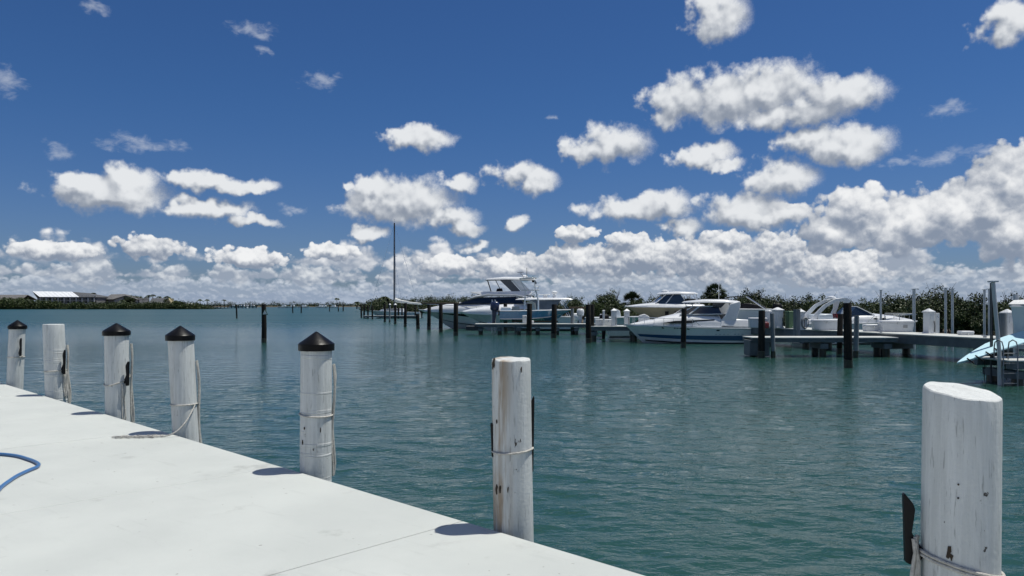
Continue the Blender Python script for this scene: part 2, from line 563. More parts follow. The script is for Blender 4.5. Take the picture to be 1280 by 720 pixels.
CONC = deck_material()
PILES = [  # top column, deck-level column, radius, off the edge, top height, capped
    (22.0, 18.5, 0.147, 0.17, 1.98, True), (67.0, 70.5, 0.172, 0.19, 1.945, False), (145.5, 147.0, 0.168, 0.19, 2.02, True),
    (225.0, 232.0, 0.152, 0.175, 2.03, True), (395.5, 395.0, 0.150, 0.175, 2.035, True), (639.0, 642.0, 0.142, 0.17, 1.905, False),
    (1202.0, 1198.5, 0.164, 0.20, 1.90, False)]
PP = []
for tx, bx_, r, off, zt, cap in PILES:
    q = (bx_ - 640) / 935
    y = (5.163 + (off) * 1.39) / (1 + 0.965 * q)
    PP.append((sx(tx, y), sx(bx_, y), y, r, zt, cap))
joints = sorted((Vector((b, y, 0)) - E0).dot(ED) + 0.36 for a, b, y, *_ in PP)
joints = [-9.5, -6.4] + joints + [joints[-1] + 2.9 * k for k in (1, 2, 3, 4, 5)]
deck = struct('dock_deck')
rnd = random.Random(3)
for i in range(len(joints) - 1):
    for j in range(3):
        s0, s1 = joints[i] + 0.005, joints[i + 1] - 0.005
        n0, n1 = j * 4.2 + (0.003 if j else 0), (j + 1) * 4.2 - 0.003
        cs = [E0 + ED * s + EN * n for s, n in ((s0, n0), (s1, n0), (s1, n1), (s0, n1))]
        zt = DECK - 0.0015 * rnd.random()
        mb = MB().add([(c.x, c.y, zt - 0.16) for c in cs] + [(c.x, c.y, zt) for c in cs],
                      [(3, 2, 1, 0), (4, 5, 6, 7), (0, 1, 5, 4), (1, 2, 6, 5), (2, 3, 7, 6), (3, 0, 4, 7)])
        mb.build('deck_slab', CONC, deck, bevel=0.003, smooth=30)
beam = MB()
cs = [E0 + ED * s + EN * n for s, n in ((-9.5, 0.05), (joints[-1], 0.05), (joints[-1], 12.5), (-9.5, 12.5))]
beam.add([(c.x, c.y, 0.30) for c in cs] + [(c.x, c.y, DECK - 0.165) for c in cs],
         [(3, 2, 1, 0), (4, 5, 6, 7), (0, 1, 5, 4), (1, 2, 6, 5), (2, 3, 7, 6), (3, 0, 4, 7)])
beam.build('edge_beam', mat('beam_concrete', (0.34, 0.36, 0.35), 0.8, var=0.35, vscale=2, bump=0.3), deck)


# ---------------------------------------------------------------- white mooring piles
def pile_paint(name, rust=0.0, chip=0.5, wrap=0.0, seed=0.0):
    m, n, b, p = nodes_of(name)
    p = vm(n, 'ADD', p, (seed, seed * 1.7, 0))
    grain = noise(n, vm(n, 'MULTIPLY', p, (1, 1, 0.06)), 26, 5, 0.65)
    col = mixc(n, grain.step(0.3, 0.72), (0.52, 0.535, 0.52), (0.64, 0.655, 0.64))
    dirt = noise(n, vm(n, 'MULTIPLY', p, (1, 1, 0.35)), 5, 5, 0.65)
    col = mixc(n, dirt.step(0.5, 0.75) * 0.45, col, (0.36, 0.37, 0.36))
    crack = noise(n, vm(n, 'MULTIPLY', p, (1, 1, 0.07)), 85, 3, 0.6)
    col = mixc(n, crack.step(0.61, 0.67) * 0.45, col, (0.14, 0.14, 0.135))
    sp = n.nodes.new('ShaderNodeSeparateXYZ'); n.links.new(p.k, sp.inputs[0]); z = X(n, sp.outputs[2])
    if rust:
        run = noise(n, vm(n, 'MULTIPLY', p, (1, 1, 0.09)), 11, 4, 0.6)
        left = (X(n, sp.outputs[0]) * -1.0).step(seed * -1.0 - 0.02, seed * -1.0 + 0.09)
        col = mixc(n, run.step(0.42, 0.60) * rust * left, col, (0.24, 0.14, 0.05))
    flake = noise(n, vm(n, 'MULTIPLY', p, (1, 1, 0.6)), 13, 5, 0.68) - z.step(1.2, 1.7) * 0.05
    chipm = flake.step(0.715 - 0.05 * chip, 0.725 - 0.05 * chip)
    col = mixc(n, chipm, col, (0.055, 0.045, 0.035))
    n.links.new(col.k, b.inputs['Base Color'])
    n.links.new((0.45 + dirt * 0.3).k, b.inputs['Roughness'])
    h = grain * 0.6 + crack * 0.4 - chipm * 1.2 + noise(n, p, 45, 3, 0.6) * 0.4
    if wrap:
        h = h + noise(n, vm(n, 'MULTIPLY', p, (0.4, 0.4, 9)), 1.2, 2, 0.7).step(0.56, 0.6) * 0.7
    bn = n.nodes.new('ShaderNodeBump'); bn.inputs['Strength'].default_value = 0.85; bn.inputs['Distance'].default_value = 0.008
    n.links.new(h.k, bn.inputs['Height']); n.links.new(bn.outputs[0], b.inputs['Normal'])
    return m


PLABEL = ['black capped white pile farthest along the pale deck edge', 'white pile with bare flat top, second farthest along the deck',
          'black capped white pile with white rope coils and a black hanger bar', 'leaning black capped white pile beside the rope lying on deck',
          'black capped white pile with rough wrapped paint, nearest of the capped ones', 'bare topped white pile with brown rust streaks at the deck edge',
          'thick white pile with slanted cut top, nearest in the lower right']
PMAT = [pile_paint('pile_paint', 0.0, 0.2, 0, 0.3), pile_paint('pile_paint_plain', 0.0, 0.2, 1, 1.9), pile_paint('pile_paint_chipped', 0.0, 0.9, 0, 3.1),
        pile_paint('pile_paint_dirty', 0.12, 0.9, 0, 4.7), pile_paint('pile_paint_wrapped', 0.0, 1.0, 1, 6.2), pile_paint('pile_paint_rusty', 0.75, 1.3, 0, 7.4),
        pile_paint('pile_paint_near', 0.0, 0.9, 0, 9.3)]
CAPM = mat('black_pile_cap', (0.004, 0.004, 0.0045), 0.38, spec=0.18, var=0.4, vscale=6, bump=0.1)
PILE_OBJ = []
for k, (xt, xb, y, r, zt, cap) in enumerate(PP):
    P_ = thing('mooring_pile', PLABEL[k], 'pile', (xb, y, 0), 0, 'white mooring piles along the deck')
    lean = (xt - xb) / (zt - DECK)
    rn = random.Random(40 + k)
    rings = []
    ztop = zt - (0.10 if cap else 0.0)
    NS = 40
    ph = [rn.random() * 6.28 for _ in range(4)]
    for z in list(np.linspace(-1.5, ztop - 0.02, 26)) + [ztop - 0.006, ztop]:
        ring = []
        for a in range(NS):
            th = 2 * math.pi * a / NS
            w = r * (1 + 0.012 * math.sin(2 * th + ph[0]) + 0.008 * math.sin(3 * th + ph[1] + z) + 0.006 * math.sin(5 * th + ph[2] - 2 * z))
            w *= 1.0 - 0.02 * (z - DECK)
            if z == ztop: w -= 0.007
            if z == ztop - 0.006: w -= 0.002
            zz = z
            if k == 6 and z > ztop - 0.25: zz = z + (-0.011 * math.cos(th) + 0.024 * math.sin(th)) * (z - ztop + 0.25) / 0.25 + 0.002 * math.sin(7 * th)
            if k == 5 and z > ztop - 0.03: zz = z + 0.003 * math.sin(4 * th) + 0.002 * math.sin(9 * th) + 0.006 * math.sin(th)
            ring.append((lean * (z - DECK) + w * math.cos(th), w * math.sin(th), zz))
        rings.append(ring)
    MB().loft(rings).build('shaft', PMAT[k], P_, smooth=30)
    if cap:
        c = MB().lathe([(r + 0.004, -0.115), (r + 0.021, -0.118), (r + 0.022, -0.055), (r + 0.014, -0.046), (0.012, 0.062), (0.0, 0.066)], 40, (lean * (zt - DECK - 0.05), 0, zt - 0.066))
        c.build('cap', CAPM, P_, smooth=30)
    PILE_OBJ.append(P_)


def on_pile(k, th, z, out=0.0):
    """World point on the surface of pile k at bearing th (0 = right, -90 = towards the camera) and height z."""
    xt, xb, y, r, zt, cap = PP[k]
    lean = (xt - xb) / (zt - DECK)
    return Vector((xb + lean * (z - DECK) + (r + out) * math.cos(th), y + (r + out) * math.sin(th), z))


def loop_rope(k, z, tilt=0.0, tp=0.0, rad=0.008, turns=1.0, dz=0.0):
    n = int(48 * turns); pts = []
    for i in range(n):
        th = 2 * math.pi * turns * i / n
        pts.append(on_pile(k, th, z + tilt * math.cos(th - tp) + dz * i / n, rad * 0.75))
    return MB().tube(pts, rad, 7, loop=(turns == 1.0))


def rope_thing(mb, label, parts=(), group='dock lines'):
    o = thing('dock_line', label, 'rope', (0, 0, 0), 0, group)
    mb.build('loop', ROPE, o, smooth=60)
    for nm, p in parts: p.build(nm, ROPE, o, smooth=60)
    return o


def coil(k, th, z0, z1, n=4, seed=1, rad=0.008, out=0.02, spread=0.05):
    rn = random.Random(seed); mb = MB()
    for i in range(n):
        a = th + (i - n / 2) * spread; pts = []
        top, bot = z1 - rn.random() * 0.03, z0 + rn.random() * 0.10
        for j in range(11):
            u = j / 10
            z = top + (bot - top) * u
            pts.append(on_pile(k, a + 0.05 * math.sin(u * 9 + i * 2) * rn.random(), z, out + 0.014 * math.sin(u * 7 + i) * (1 if 0 < j < 10 else 0) + 0.006 * i))
        mb.tube(pts, rad, 6)
    return mb


def hanger(k, th, z0, z1, w=0.035, out=0.05):
    """Black line-holder bar screwed to the pile: straight outer edge, the inner edge shaped to a neck."""
    rad = Vector((math.cos(th), math.sin(th), 0)); tan = Vector((-math.sin(th), math.cos(th), 0))
    L = z1 - z0
    prof = [(out + 0.040, 0.03), (out + 0.048, 0.97), (out + 0.042, 1.0), (out + 0.006, 0.86), (out - 0.002, 0.78), (out + 0.004, 0.62), (out + 0.012, 0.45), (out * 0.4, 0.30), (-0.006, 0.24), (-0.006, 0.10), (out * 0.4, 0.04), (out + 0.02, 0.0)]
    base = on_pile(k, th, z0)
    xt, xb, y, r, zt, cap = PP[k]
    vs = []
    for sgn in (-1, 1):
        for a, b in prof:
            q = base + rad * a + tan * sgn * w / 2 + Vector((0, 0, b * L)); vs.append((q.x - xb, q.y - y, q.z))
    n = len(prof)
    fs = [tuple(range(n)), tuple(range(2 * n - 1, n - 1, -1))] + [(i, (i + 1) % n, (i + 1) % n + n, i + n) for i in range(n)]
    MB().add(vs, fs).build('line_hanger', BLACK, PILE_OBJ[k], smooth=25, bevel=0.003)


rad_ = R
hanger(0, R(-34), 1.26, 1.62, 0.03, 0.03)
hanger(1, R(-24), 1.07, 1.50, 0.03, 0.03)
hanger(2, R(-25), 1.10, 1.46, 0.035, 0.03)
hanger(5, R(190), 1.20, 1.45, 0.03, -0.030)
hanger(5, R(2), 1.08, 1.64, 0.02, -0.034)
hanger(6, R(166), 1.085, 1.415, 0.034, 0.028)
rope_thing(loop_rope(0, 1.235), 'thin rope tied round the farthest capped pile', [('tail', coil(0, R(-18), 1.2, 1.25, 2, 3, 0.010))])
rope_thing(loop_rope(1, 1.13, 0.01), 'white rope tangle hanging on the flat topped far pile', [('tail', coil(1, R(22), 0.45, 1.58, 3, 5, 0.013, 0.02, 0.07)), ('strand', coil(1, R(-8), 0.6, 1.15, 3, 6, 0.012, 0.02, 0.12))])
rope_thing(loop_rope(2, 1.18, 0.07, R(60)), 'looped white rope hanging from the capped pile with hanger bar', [('tail', coil(2, R(24), 0.35, 1.72, 3, 8, 0.012, 0.02, 0.05)), ('strand', coil(2, R(-30), 0.5, 1.15, 2, 9, 0.010, 0.012, 0.2))])
# pile 4: a loop, a strip down the side, and a line that comes down to a loose heap on the deck
q0 = on_pile(3, R(-20), 1.05, 0.02)
xt, xb, y4 = PP[3][0], PP[3][1], PP[3][2]
pts = []
endp = Vector((xb - 0.13, y4 - 0.36, DECK + 0.012))
for i in range(14):
    u = i / 13
    p = q0.lerp(endp, u); p.z = q0.z + (endp.z - q0.z) * (1 - (1 - u) ** 2.0) if u < 1 else endp.z
    p += Vector((0.06 * math.sin(u * 3.14), -0.10 * math.sin(u * 3.14), 0))
    pts.append(p)
rn = random.Random(12)
heap = [endp]
c0 = Vector((xb - 0.42, y4 - 0.38, DECK + 0.01))
for i in range(46):
    u = i / 45
    heap.append(Vector((xb - 0.16 - 0.50 * u + 0.05 * math.sin(i * 1.9), y4 - 0.37 - 0.05 * u + 0.055 * math.sin(i * 1.37 + 1) * (1 - 0.5 * u), DECK + 0.010 + 0.012 * abs(math.sin(i * 0.9)))))
rope_thing(loop_rope(3, 1.055), 'white line running from leaning pile to loose heap on deck', [('tail', MB().tube(pts, 0.0085, 7)), ('heap', MB().tube(heap, 0.0085, 6)), ('strand', coil(3, R(18), 0.3, 1.62, 1, 2, 0.016, 0.02))])
rope_thing(loop_rope(4, 1.235, 0.012, R(150)), 'rope band and frayed rope on the wrapped capped pile', [('tail', coil(4, R(14), 0.62, 1.72, 2, 4, 0.011, 0.012, 0.06))])
rope_thing(loop_rope(5, 1.255, 0.012, R(20), 0.007), 'single pale rope band round the rust streaked pile')
rope_thing(MB().add(*(lambda a: (a.v, a.f))(loop_rope(6, 1.115, 0.042, R(176), 0.0085))).add(*(lambda a: (a.v, a.f))(loop_rope(6, 1.098, 0.042, R(176), 0.0085))),
           'rope wound round the nearest thick pile and coiled on its hanger', [('coil', coil(6, R(172), 0.5, 1.225, 6, 21, 0.0085, 0.012, 0.035))])

# ---------------------------------------------------------------- blue hose on the deck
hz = DECK + 0.017
hp = [(-12.5, 8.9), (-8.6, 8.45), (-6.9, 8.12), (-5.75, 7.96), (-5.25, 7.84), (-4.92, 7.62), (-4.70, 7.42), (-4.62, 7.28), (-4.60, 7.14), (-4.58, 7.0), (-4.55, 6.86), (-4.50, 6.70), (-4.43, 6.50), (-4.33, 6.28), (-4.2, 5.95), (-4.1, 5.5), (-4.3, 4.8), (-5.2, 4.2), (-6.5, 4.0)]
from mathutils.geometry import interpolate_bezier


def smooth_path(pts, n=6):
    P = [Vector(p) for p in pts]; out = []
    for i in range(len(P) - 1):
        a, b = P[i], P[i + 1]
        t0 = (P[i + 1] - P[max(i - 1, 0)]) / 6; t1 = (P[min(i + 2, len(P) - 1)] - P[i]) / 6
        out += list(interpolate_bezier(a, a + t0, b - t1, b, n))[:-1]
    return out + [P[-1]]


hose = MB().tube(smooth_path([(a, b, hz) for a, b in hp]), 0.0165, 10)
tag(hose.build('garden_hose', mat('blue_vinyl', (0.055, 0.16, 0.36), 0.35, var=0.2, vscale=4), smooth=60), 'blue vinyl hose bent in a loop on the pale deck', 'hose')

# chipped paint and nail holes on the nearest pile
def pile_mark(k, th, z, outline, m, name):
    xt, xb, y, r, zt, cap = PP[k]
    vs = []
    for o_ in (0.0035, -0.01):
        for a, c in outline:
            q = on_pile(k, th + a / r, z + c, o_ - 0.02 * 0 + 0.001); vs.append((q.x - xb, q.y - y, q.z))
    n = len(outline)
    MB().add(vs, [tuple(range(n)), tuple(range(2 * n - 1, n - 1, -1))] + [(i, (i + 1) % n, (i + 1) % n + n, i + n) for i in range(n)]).build(name, m, PILE_OBJ[k], smooth=0)


BARE = mat('bare_brown_wood', (0.05, 0.035, 0.022), 0.9, var=0.4, vscale=60)
pile_mark(6, R(-135), 1.185, [(-0.006, 0.034), (0.006, 0.036), (0.008, 0.012), (0.004, 0.004), (0.016, -0.004), (0.008, -0.03), (0.003, -0.012), (-0.004, -0.022), (-0.013, -0.016), (-0.008, 0.012)], BARE, 'paint_chip')
for z in (1.50, 1.44): pile_mark(6, R(-124), z, [(0.004 * math.cos(a), 0.004 * math.sin(a)) for a in np.linspace(0, 6.28, 9)[:-1]], BARE, 'nail_hole')
for th, z, s in ((-150, 1.88, 1.0), (-158, 1.86, 0.8), (-60, 1.84, 0.6), (-140, 1.47, 0.5), (-130, 1.0, 1.0), (-145, 0.98, 1.3), (-105, 1.0, 0.7)):
    g_ = random.Random(th * 7)
    pile_mark(5, R(th), z, [(s * 0.010 * g_.uniform(.3, 1.2) * math.cos(a), s * 0.034 * g_.uniform(.4, 1.2) * math.sin(a)) for a in np.linspace(0, 6.28, 11)[:-1]], BARE, 'paint_chip')
for th, z, s in ((-122, 1.12, 0.7), (-60, 1.10, 0.9), (-132, 0.98, 0.8), (-85, 0.92, 0.6)):
    g_ = random.Random(th * 5 + 1)
    pile_mark(4, R(th), z, [(s * 0.008 * g_.uniform(.3, 1.2) * math.cos(a), s * 0.028 * g_.uniform(.4, 1.2) * math.sin(a)) for a in np.linspace(0, 6.28, 11)[:-1]], BARE, 'paint_chip')

# ---------------------------------------------------------------- docks of the marina
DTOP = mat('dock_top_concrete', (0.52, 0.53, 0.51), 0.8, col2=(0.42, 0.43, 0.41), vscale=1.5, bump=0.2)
DSHADE = mat('dock_shaded_concrete', (0.13, 0.15, 0.165), 0.7, col2=(0.085, 0.10, 0.11), vscale=2.0, bump=0.3)  # dock concrete with the blue-grey shade of its sides put into the colour
DARKWOOD = mat('creosote_timber', (0.011, 0.010, 0.009), 0.8, spec=0.2, col2=(0.024, 0.021, 0.018), vscale=6, stretch=(1, 1, 0.12), bump=0.5, bscale=14)
GREYWOOD = mat('weathered_timber', (0.20, 0.225, 0.24), 0.8, col2=(0.12, 0.135, 0.145), vscale=6, stretch=(1, 1, 0.1), bump=0.5, bscale=14)
WETWOOD = mat('algae_wet_timber', (0.012, 0.016, 0.012), 0.4, col2=(0.03, 0.035, 0.02), vscale=5)
ALU = mat('aluminium', (0.55, 0.57, 0.58), 0.45, 0.6, var=0.15)
BROWNWOOD = mat('brown_timber', (0.16, 0.11, 0.07), 0.8, var=0.3, vscale=4)


def strip(mb, a, b, w0, w1, z0, z1):
    """A beam from a to b (x, y) reaching w0..w1 to the right of the line, z0..z1 high."""
    a, b = Vector((*a, 0)), Vector((*b, 0)); d = (b - a).normalized(); n = Vector((d.y, -d.x, 0))
    c = [a + n * w0, b + n * w0, b + n * w1, a + n * w1]
    return mb.add([(p.x, p.y, z0) for p in c] + [(p.x, p.y, z1) for p in c],
                  [(3, 2, 1, 0), (4, 5, 6, 7), (0, 1, 5, 4), (1, 2, 6, 5), (2, 3, 7, 6), (3, 0, 4, 7)])


def dock(label, a, b, width, top, fascia=0.33, slab=3.0, pile_step=4.0, name='dock', near=0.0, pr=0.17):
    """Concrete dock from a to b; the line is the edge towards the camera, the deck lies to its right-hand side."""
    D = thing(name, label, 'dock', (a[0], a[1], 0), 0)
    A_, B_ = Vector((0, 0)), Vector((b[0] - a[0], b[1] - a[1]))
    L = B_.length; d = B_ / L; n = Vector((d.y, -d.x))
    k = max(1, round(L / slab))
    for i in range(k):
        p, q = d * (L * i / k + 0.008), d * (L * (i + 1) / k - 0.008)
        strip(MB(), p, q, -0.04, width + 0.04, top - 0.05, top).build('deck_slab', DTOP, D, bevel=0.008)
    for w in (0.0, width - 0.16):
        strip(MB(), d * 0.01, d * (L - 0.01), w, w + 0.16, top - 0.10 - fascia, top - 0.054).build('fascia', DSHADE, D, bevel=0.01)
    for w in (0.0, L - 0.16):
        strip(MB(), d * (w + 0.0) + n * 0.17, d * (w + 0.0) + n * (width - 0.17), -0.16, 0.0, top - 0.10 - fascia, top - 0.056).build('fascia', DSHADE, D)
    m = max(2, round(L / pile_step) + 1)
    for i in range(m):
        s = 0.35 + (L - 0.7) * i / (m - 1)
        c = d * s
        strip(MB(), c - d * 0.16, c + d * 0.16, 0.03, width - 0.03, top - 0.62 - fascia * 0.4, top - 0.11 - fascia).build('cross_beam', DSHADE, D)
        for w in (0.28, width - 0.28):
            q = c + n * w
            MB().tube([(q.x, q.y, -1.2), (q.x, q.y, top - 0.62 - fascia * 0.4 + 0.02)], pr, 12).build('support_pile', WETWOOD, D)
    return D


M0, M1 = (21.2, 19.0), (11.9, 49.0)


def main_x(y):
    return M0[0] + (M1[0] - M0[0]) * (y - M0[1]) / (M1[1] - M0[1])


# the line a->b keeps the deck on its right
MAIN = dock('long pale concrete dock running back along the mangroves on the right', M0, M1, 2.0, 1.0, pile_step=5.2)
def finger_dock(label, x0, x1, y, width, top, fascia, step=3.2, slab=3.0):
    D = thing('finger_pier', label, 'dock', (x0, y, 0), 0)
    L = x1 - x0; k = max(1, round(L / slab))
    for i in range(k):
        MB().box((L * (i + 0.5) / k, width / 2, top - 0.025), (L / k - 0.016, width + 0.08, 0.05)).build('deck_slab', DTOP, D, bevel=0.008)
    for yy in (0.08, width - 0.08):
        MB().box((L / 2, yy, top - 0.054 - fascia / 2), (L - 0.02, 0.16, fascia)).build('fascia', DSHADE, D, bevel=0.01)
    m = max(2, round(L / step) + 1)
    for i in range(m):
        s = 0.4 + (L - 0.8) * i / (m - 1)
        MB().box((s, width / 2, top - 0.11 - fascia - 0.12), (0.34, width - 0.1, 0.22)).build('cross_beam', DSHADE, D)
        for w in (0.24, width - 0.24):
            MB().tube([(s, w, -1.2), (s, w, top - 0.32 - fascia)], 0.15, 12).build('support_pile', WETWOOD, D)
    return D


F2 = finger_dock('low finger pier with blunt concrete end block near the white cruiser stern', 10.35, main_x(33.2) - 0.12, 32.3, 1.3, 0.86, 0.16, 3.2)
MB().box((0.36, 0.45, 0.40), (0.86, 0.86, 0.68)).build('end_block', DSHADE, F2, bevel=0.02)
F3 = finger_dock('finger pier with white pedestals beyond the white cruiser bow', 4.6, main_x(45.6) - 0.12, 45.4, 1.3, 0.95, 0.22, 3.0)
F4 = finger_dock('finger pier in front of the blue bay boat', -2.75, 6.6, 55.4, 1.4, 0.83, 0.2, 1.55)
MB().box((-0.22, 0.70, 0.50), (0.9, 1.5, 0.30)).build('end_block', mat('dark_end_block', (0.05, 0.055, 0.06), 0.8, var=0.3), F4, bevel=0.02)
F1 = finger_dock('dock end with ladder at the right edge', 13.95, main_x(21.0) - 0.12, 21.0, 1.6, 0.72, 0.2, 3.2)
LOWD = finger_dock('low dark dock beside the distant sailboat', -23.6, -15.2, 118.5, 1.5, 0.45, 0.2, 2.0)

# slip number painted on the fascia of the long dock
fc = bpy.data.curves.new('slip_number', 'FONT'); fc.body = '52'; fc.size = 0.30; fc.extrude = 0.002
fo = bpy.data.objects.new('slip_number_text', fc)
me = bpy.data.meshes.new_from_object(fo); bpy.data.objects.remove(fo)
me.materials.append(mat('black_sign_paint', (0.01, 0.01, 0.012), 0.6))
num = link('slip_number', me, MAIN)
yy = 32.2
md = Vector((M1[0] - M0[0], M1[1] - M0[1], 0)).normalized()
num.location = (main_x(yy) - M0[0] - 0.012 * md.y - md.x * 0.15, yy - M0[1] + 0.012 * md.x, 0.62)
num.rotation_euler = (R(90), 0, math.atan2(-md.y, -md.x))

# ---------------------------------------------------------------- dark and grey timber piles standing in the water
TP = [  # column, distance, top height, radius, kind, label
    (569.7, 53.8, 2.35, .17, 0, 'dark timber pile in front of the flybridge yacht, nearest of its slip'),
    (551, 60.6, 2.30, .16, 0, 'dark timber pile before the yacht hull, middle of its slip'),
    (536, 66, 2.25, .16, 0, 'dark timber pile just right of the flybridge yacht bow'),
    (522.4, 69, 1.40, .16, 0, 'short dark timber pile left of the flybridge yacht bow'),
    (632, 61, 2.3, .16, 0, 'dark timber pile between the blue bay boat and yacht'),
    (661, 55.0, 2.33, .19, 0, 'dark timber pile before the blue bay boat console'),
    (692, 50.6, 2.28, .18, 0, 'dark timber pile before the blue bay boat bow'),
    (715.4, 56.3, 1.95, .12, 1, 'thin grey pile at the end of the blue boat dock'),
    (735.6, 43.9, 2.28, .155, 0, 'front one of two dark piles standing close together'),
    (740.2, 45.8, 2.28, .13, 0, 'rear one of two dark piles standing close together'),
    (854, 39.0, 2.08, .135, 0, 'dark timber pile in front of the white cruiser'),
    (951.6, 31.9, 2.02, .14, 0, 'dark timber pile rising through the finger pier end'),
    (966.6, 31.85, 1.90, .09, 1, 'slim grey pile at the finger pier end'),
    (1049, 34.0, 1.85, .12, 0, 'short dark pile behind the tall black one'),
    (1060.3, 26.9, 2.34, .145, 0, 'tall black timber pile in open water before the finger pier'),
    (1069.5, 32.0, 1.80, .10, 1, 'slim grey pile right of the tall black one'),
    (1253, 28.6, 1.95, .13, 1, 'grey square topped pile beside the right end pedestal'),
    (506.5, 75, 2.4, .15, 0, 'dark timber pile below the furled sail end'),
    (494, 86, 2.2, .14, 2, 'white capped dark pile right of the sailboat mast foot'),
    (487, 93, 2.2, .10, 3, 'white capped pale pile left of the sailboat mast'),
    (481, 95.6, 2.3, .14, 0, 'dark pile left of the pale capped one'),
    (465.5, 113, 2.05, .12, 0, 'dark pile at the left end of the low dark dock'),
    (460, 119, 2.05, .13, 0, 'third dark pile of the leftmost cluster'),
    (455, 123, 2.2, .14, 0, 'second dark pile of the leftmost cluster'),
    (451.8, 126, 2.2, .14, 0, 'leftmost dark pile of the sailboat slip'),
    (498, 119, 1.7, .14, 0, 'dark pile behind the mast, right of it'),
    (502.5, 121, 2.0, .12, 0, 'dark pile behind the sail boom'),
    (519, 119, 2.2, .12, 0, 'dark pile behind the yacht bow tip'),
    (296, 119, 2.2, .12, 0, 'lone thin dark pile far out in the bay'),
    (366, 190, 2.0, .14, 0, 'tiny far post, leftmost of the far mid bay row'),
    (376.5, 190, 1.8, .14, 0, 'tiny far post, second in the far mid bay row'),
    (412, 230, 2.0, .15, 0, 'tiny far post, third in the far mid bay row'),
    (423, 230, 2.0, .15, 0, 'tiny far post, fourth in the far mid bay row'),
    (429, 240, 2.4, .18, 0, 'tiny far post, rightmost of the far mid bay row'),
]
for px, y, zt, r, kind, lb in TP:
    o = thing('timber_pile', lb, 'pile', (sx(px, y), y, 0), 0, 'timber piles in the water')
    rn = random.Random(int(px)); ln = rn.uniform(-0.03, 0.03)
    rings = []
    for z in (-1.2, 0.0, 0.30, 0.9, zt - 0.03, zt):
        w = r * (1.04 - 0.03 * z) * (0.93 if z == zt else 1)
        rings.append([(ln * z + w * math.cos(a * math.pi / 7) * (1 + 0.04 * math.sin(3 * a + px)), w * math.sin(a * math.pi / 7), z) for a in range(14)])
    MB().loft(rings[2:]).build('shaft', GREYWOOD if kind in (1, 3) else DARKWOOD, o)
    MB().loft([[(p[0] * 1.015, p[1] * 1.015, p[2]) for p in q] for q in rings[:2]] + [[(p[0] * 1.01, p[1] * 1.01, 0.29) for p in rings[2]]]).build('wet_base', WETWOOD, o)
    if kind in (2, 3):
        MB().lathe([(r + 0.03, zt - 0.02), (r + 0.04, zt + 0.02), (0.02, zt + 0.17), (0, zt + 0.175)], 14, (ln * zt, 0, 0)).build('cap', WHITE, o)

# channel marker pile with a white triangle
y = 44.6; x = sx(330, y)
o = thing('marker_pile', 'black channel marker pile carrying a small white triangle', 'pile', (x, y, 0))
MB().loft([[(w * math.cos(a * math.pi / 7) + l, w * math.sin(a * math.pi / 7), z) for a in range(14)] for z, w, l in ((0.25, .15, 0), (0.9, .145, 0.01), (1.6, .14, 0.0), (2.27, .135, -0.01), (2.29, .12, -0.01))]).build('shaft', DARKWOOD, o)
MB().loft([[(w * math.cos(a * math.pi / 7), w * math.sin(a * math.pi / 7), z) for a in range(14)] for z, w in ((-1.2, .16), (0.248, .155))]).build('wet_base', WETWOOD, o)
MB().plate([(-0.05, 1.66), (0.30, 1.66), (0.12, 2.02)], -0.19, -0.17).build('triangle_back', mat('green_sign', (0.02, 0.09, 0.05), 0.5), o)
MB().plate([(-0.01, 1.69), (0.24, 1.69), (0.11, 1.95)], -0.197, -0.191).build('triangle_face', mat('white_sign', (0.72, 0.72, 0.70), 0.5), o)

# brown lift beams laid across pile tops
for px0, px1, y, z, lb in ((527, 574, 67.0, 2.36, 'brown timber lift beam over the yacht bow piles'), (712, 742, 57.5, 2.02, 'brown timber beam above the far slip between piles')):
    b = MB().box((0, 0, 0), (sx(px1, y) - sx(px0, y), 0.14, 0.13)).build('lift_beam', BROWNWOOD, bevel=0.01, loc=((sx(px0, y) + sx(px1, y)) / 2, y, z))
    tag(b, lb, 'beam')

# aluminium lift posts beyond the long dock
for px, y, z1, r, lb in ((1101, 41, 3.05, .055, 'thin grey lift post behind the white foredeck'), (1142.5, 38, 3.05, .075, 'thick grey lift post right of the long dock box'),
                         (1182, 37, 3.08, .06, 'left one of the middle pair of lift posts'), (1190.5, 36.6, 3.03, .06, 'right one of the middle pair of lift posts'),
                         (1230.5, 34.5, 2.95, .055, 'left one of the right-hand pair of lift posts'), (1237, 34.2, 2.98, .065, 'right one of the right-hand pair of lift posts')):
    o = thing('lift_post', lb, 'post', (sx(px, y), y, 0), 0, 'grey lift posts beyond the long dock')
    MB().tube([(0, 0, -1), (0, 0, z1)], r, 10).build('pole', ALU, o)
    MB().box((0, 0, z1 + 0.01), (r * 2.6, r * 2.6, 0.03)).build('cap_plate', ALU, o)
o = thing('handrail', 'thin metal handrail behind the long dock boxes', 'railing', (sx(1106, 41.5), 41.5, 0))
MB().tube([(0, 0, 1.78), (1.65, 0, 1.76)], 0.02, 8).build('rail', ALU, o)
for q in (0.0, 0.82, 1.65): MB().tube([(q, 0, -0.5), (q, 0, 1.77)], 0.02, 8).build('post', ALU, o)


# ---------------------------------------------------------------- things on the docks
PEDW = mat('white_fibreglass', (0.68, 0.69, 0.70), 0.4, var=0.1, vscale=3)
SHADE = mat('grey_panel', (0.10, 0.11, 0.12), 0.5)


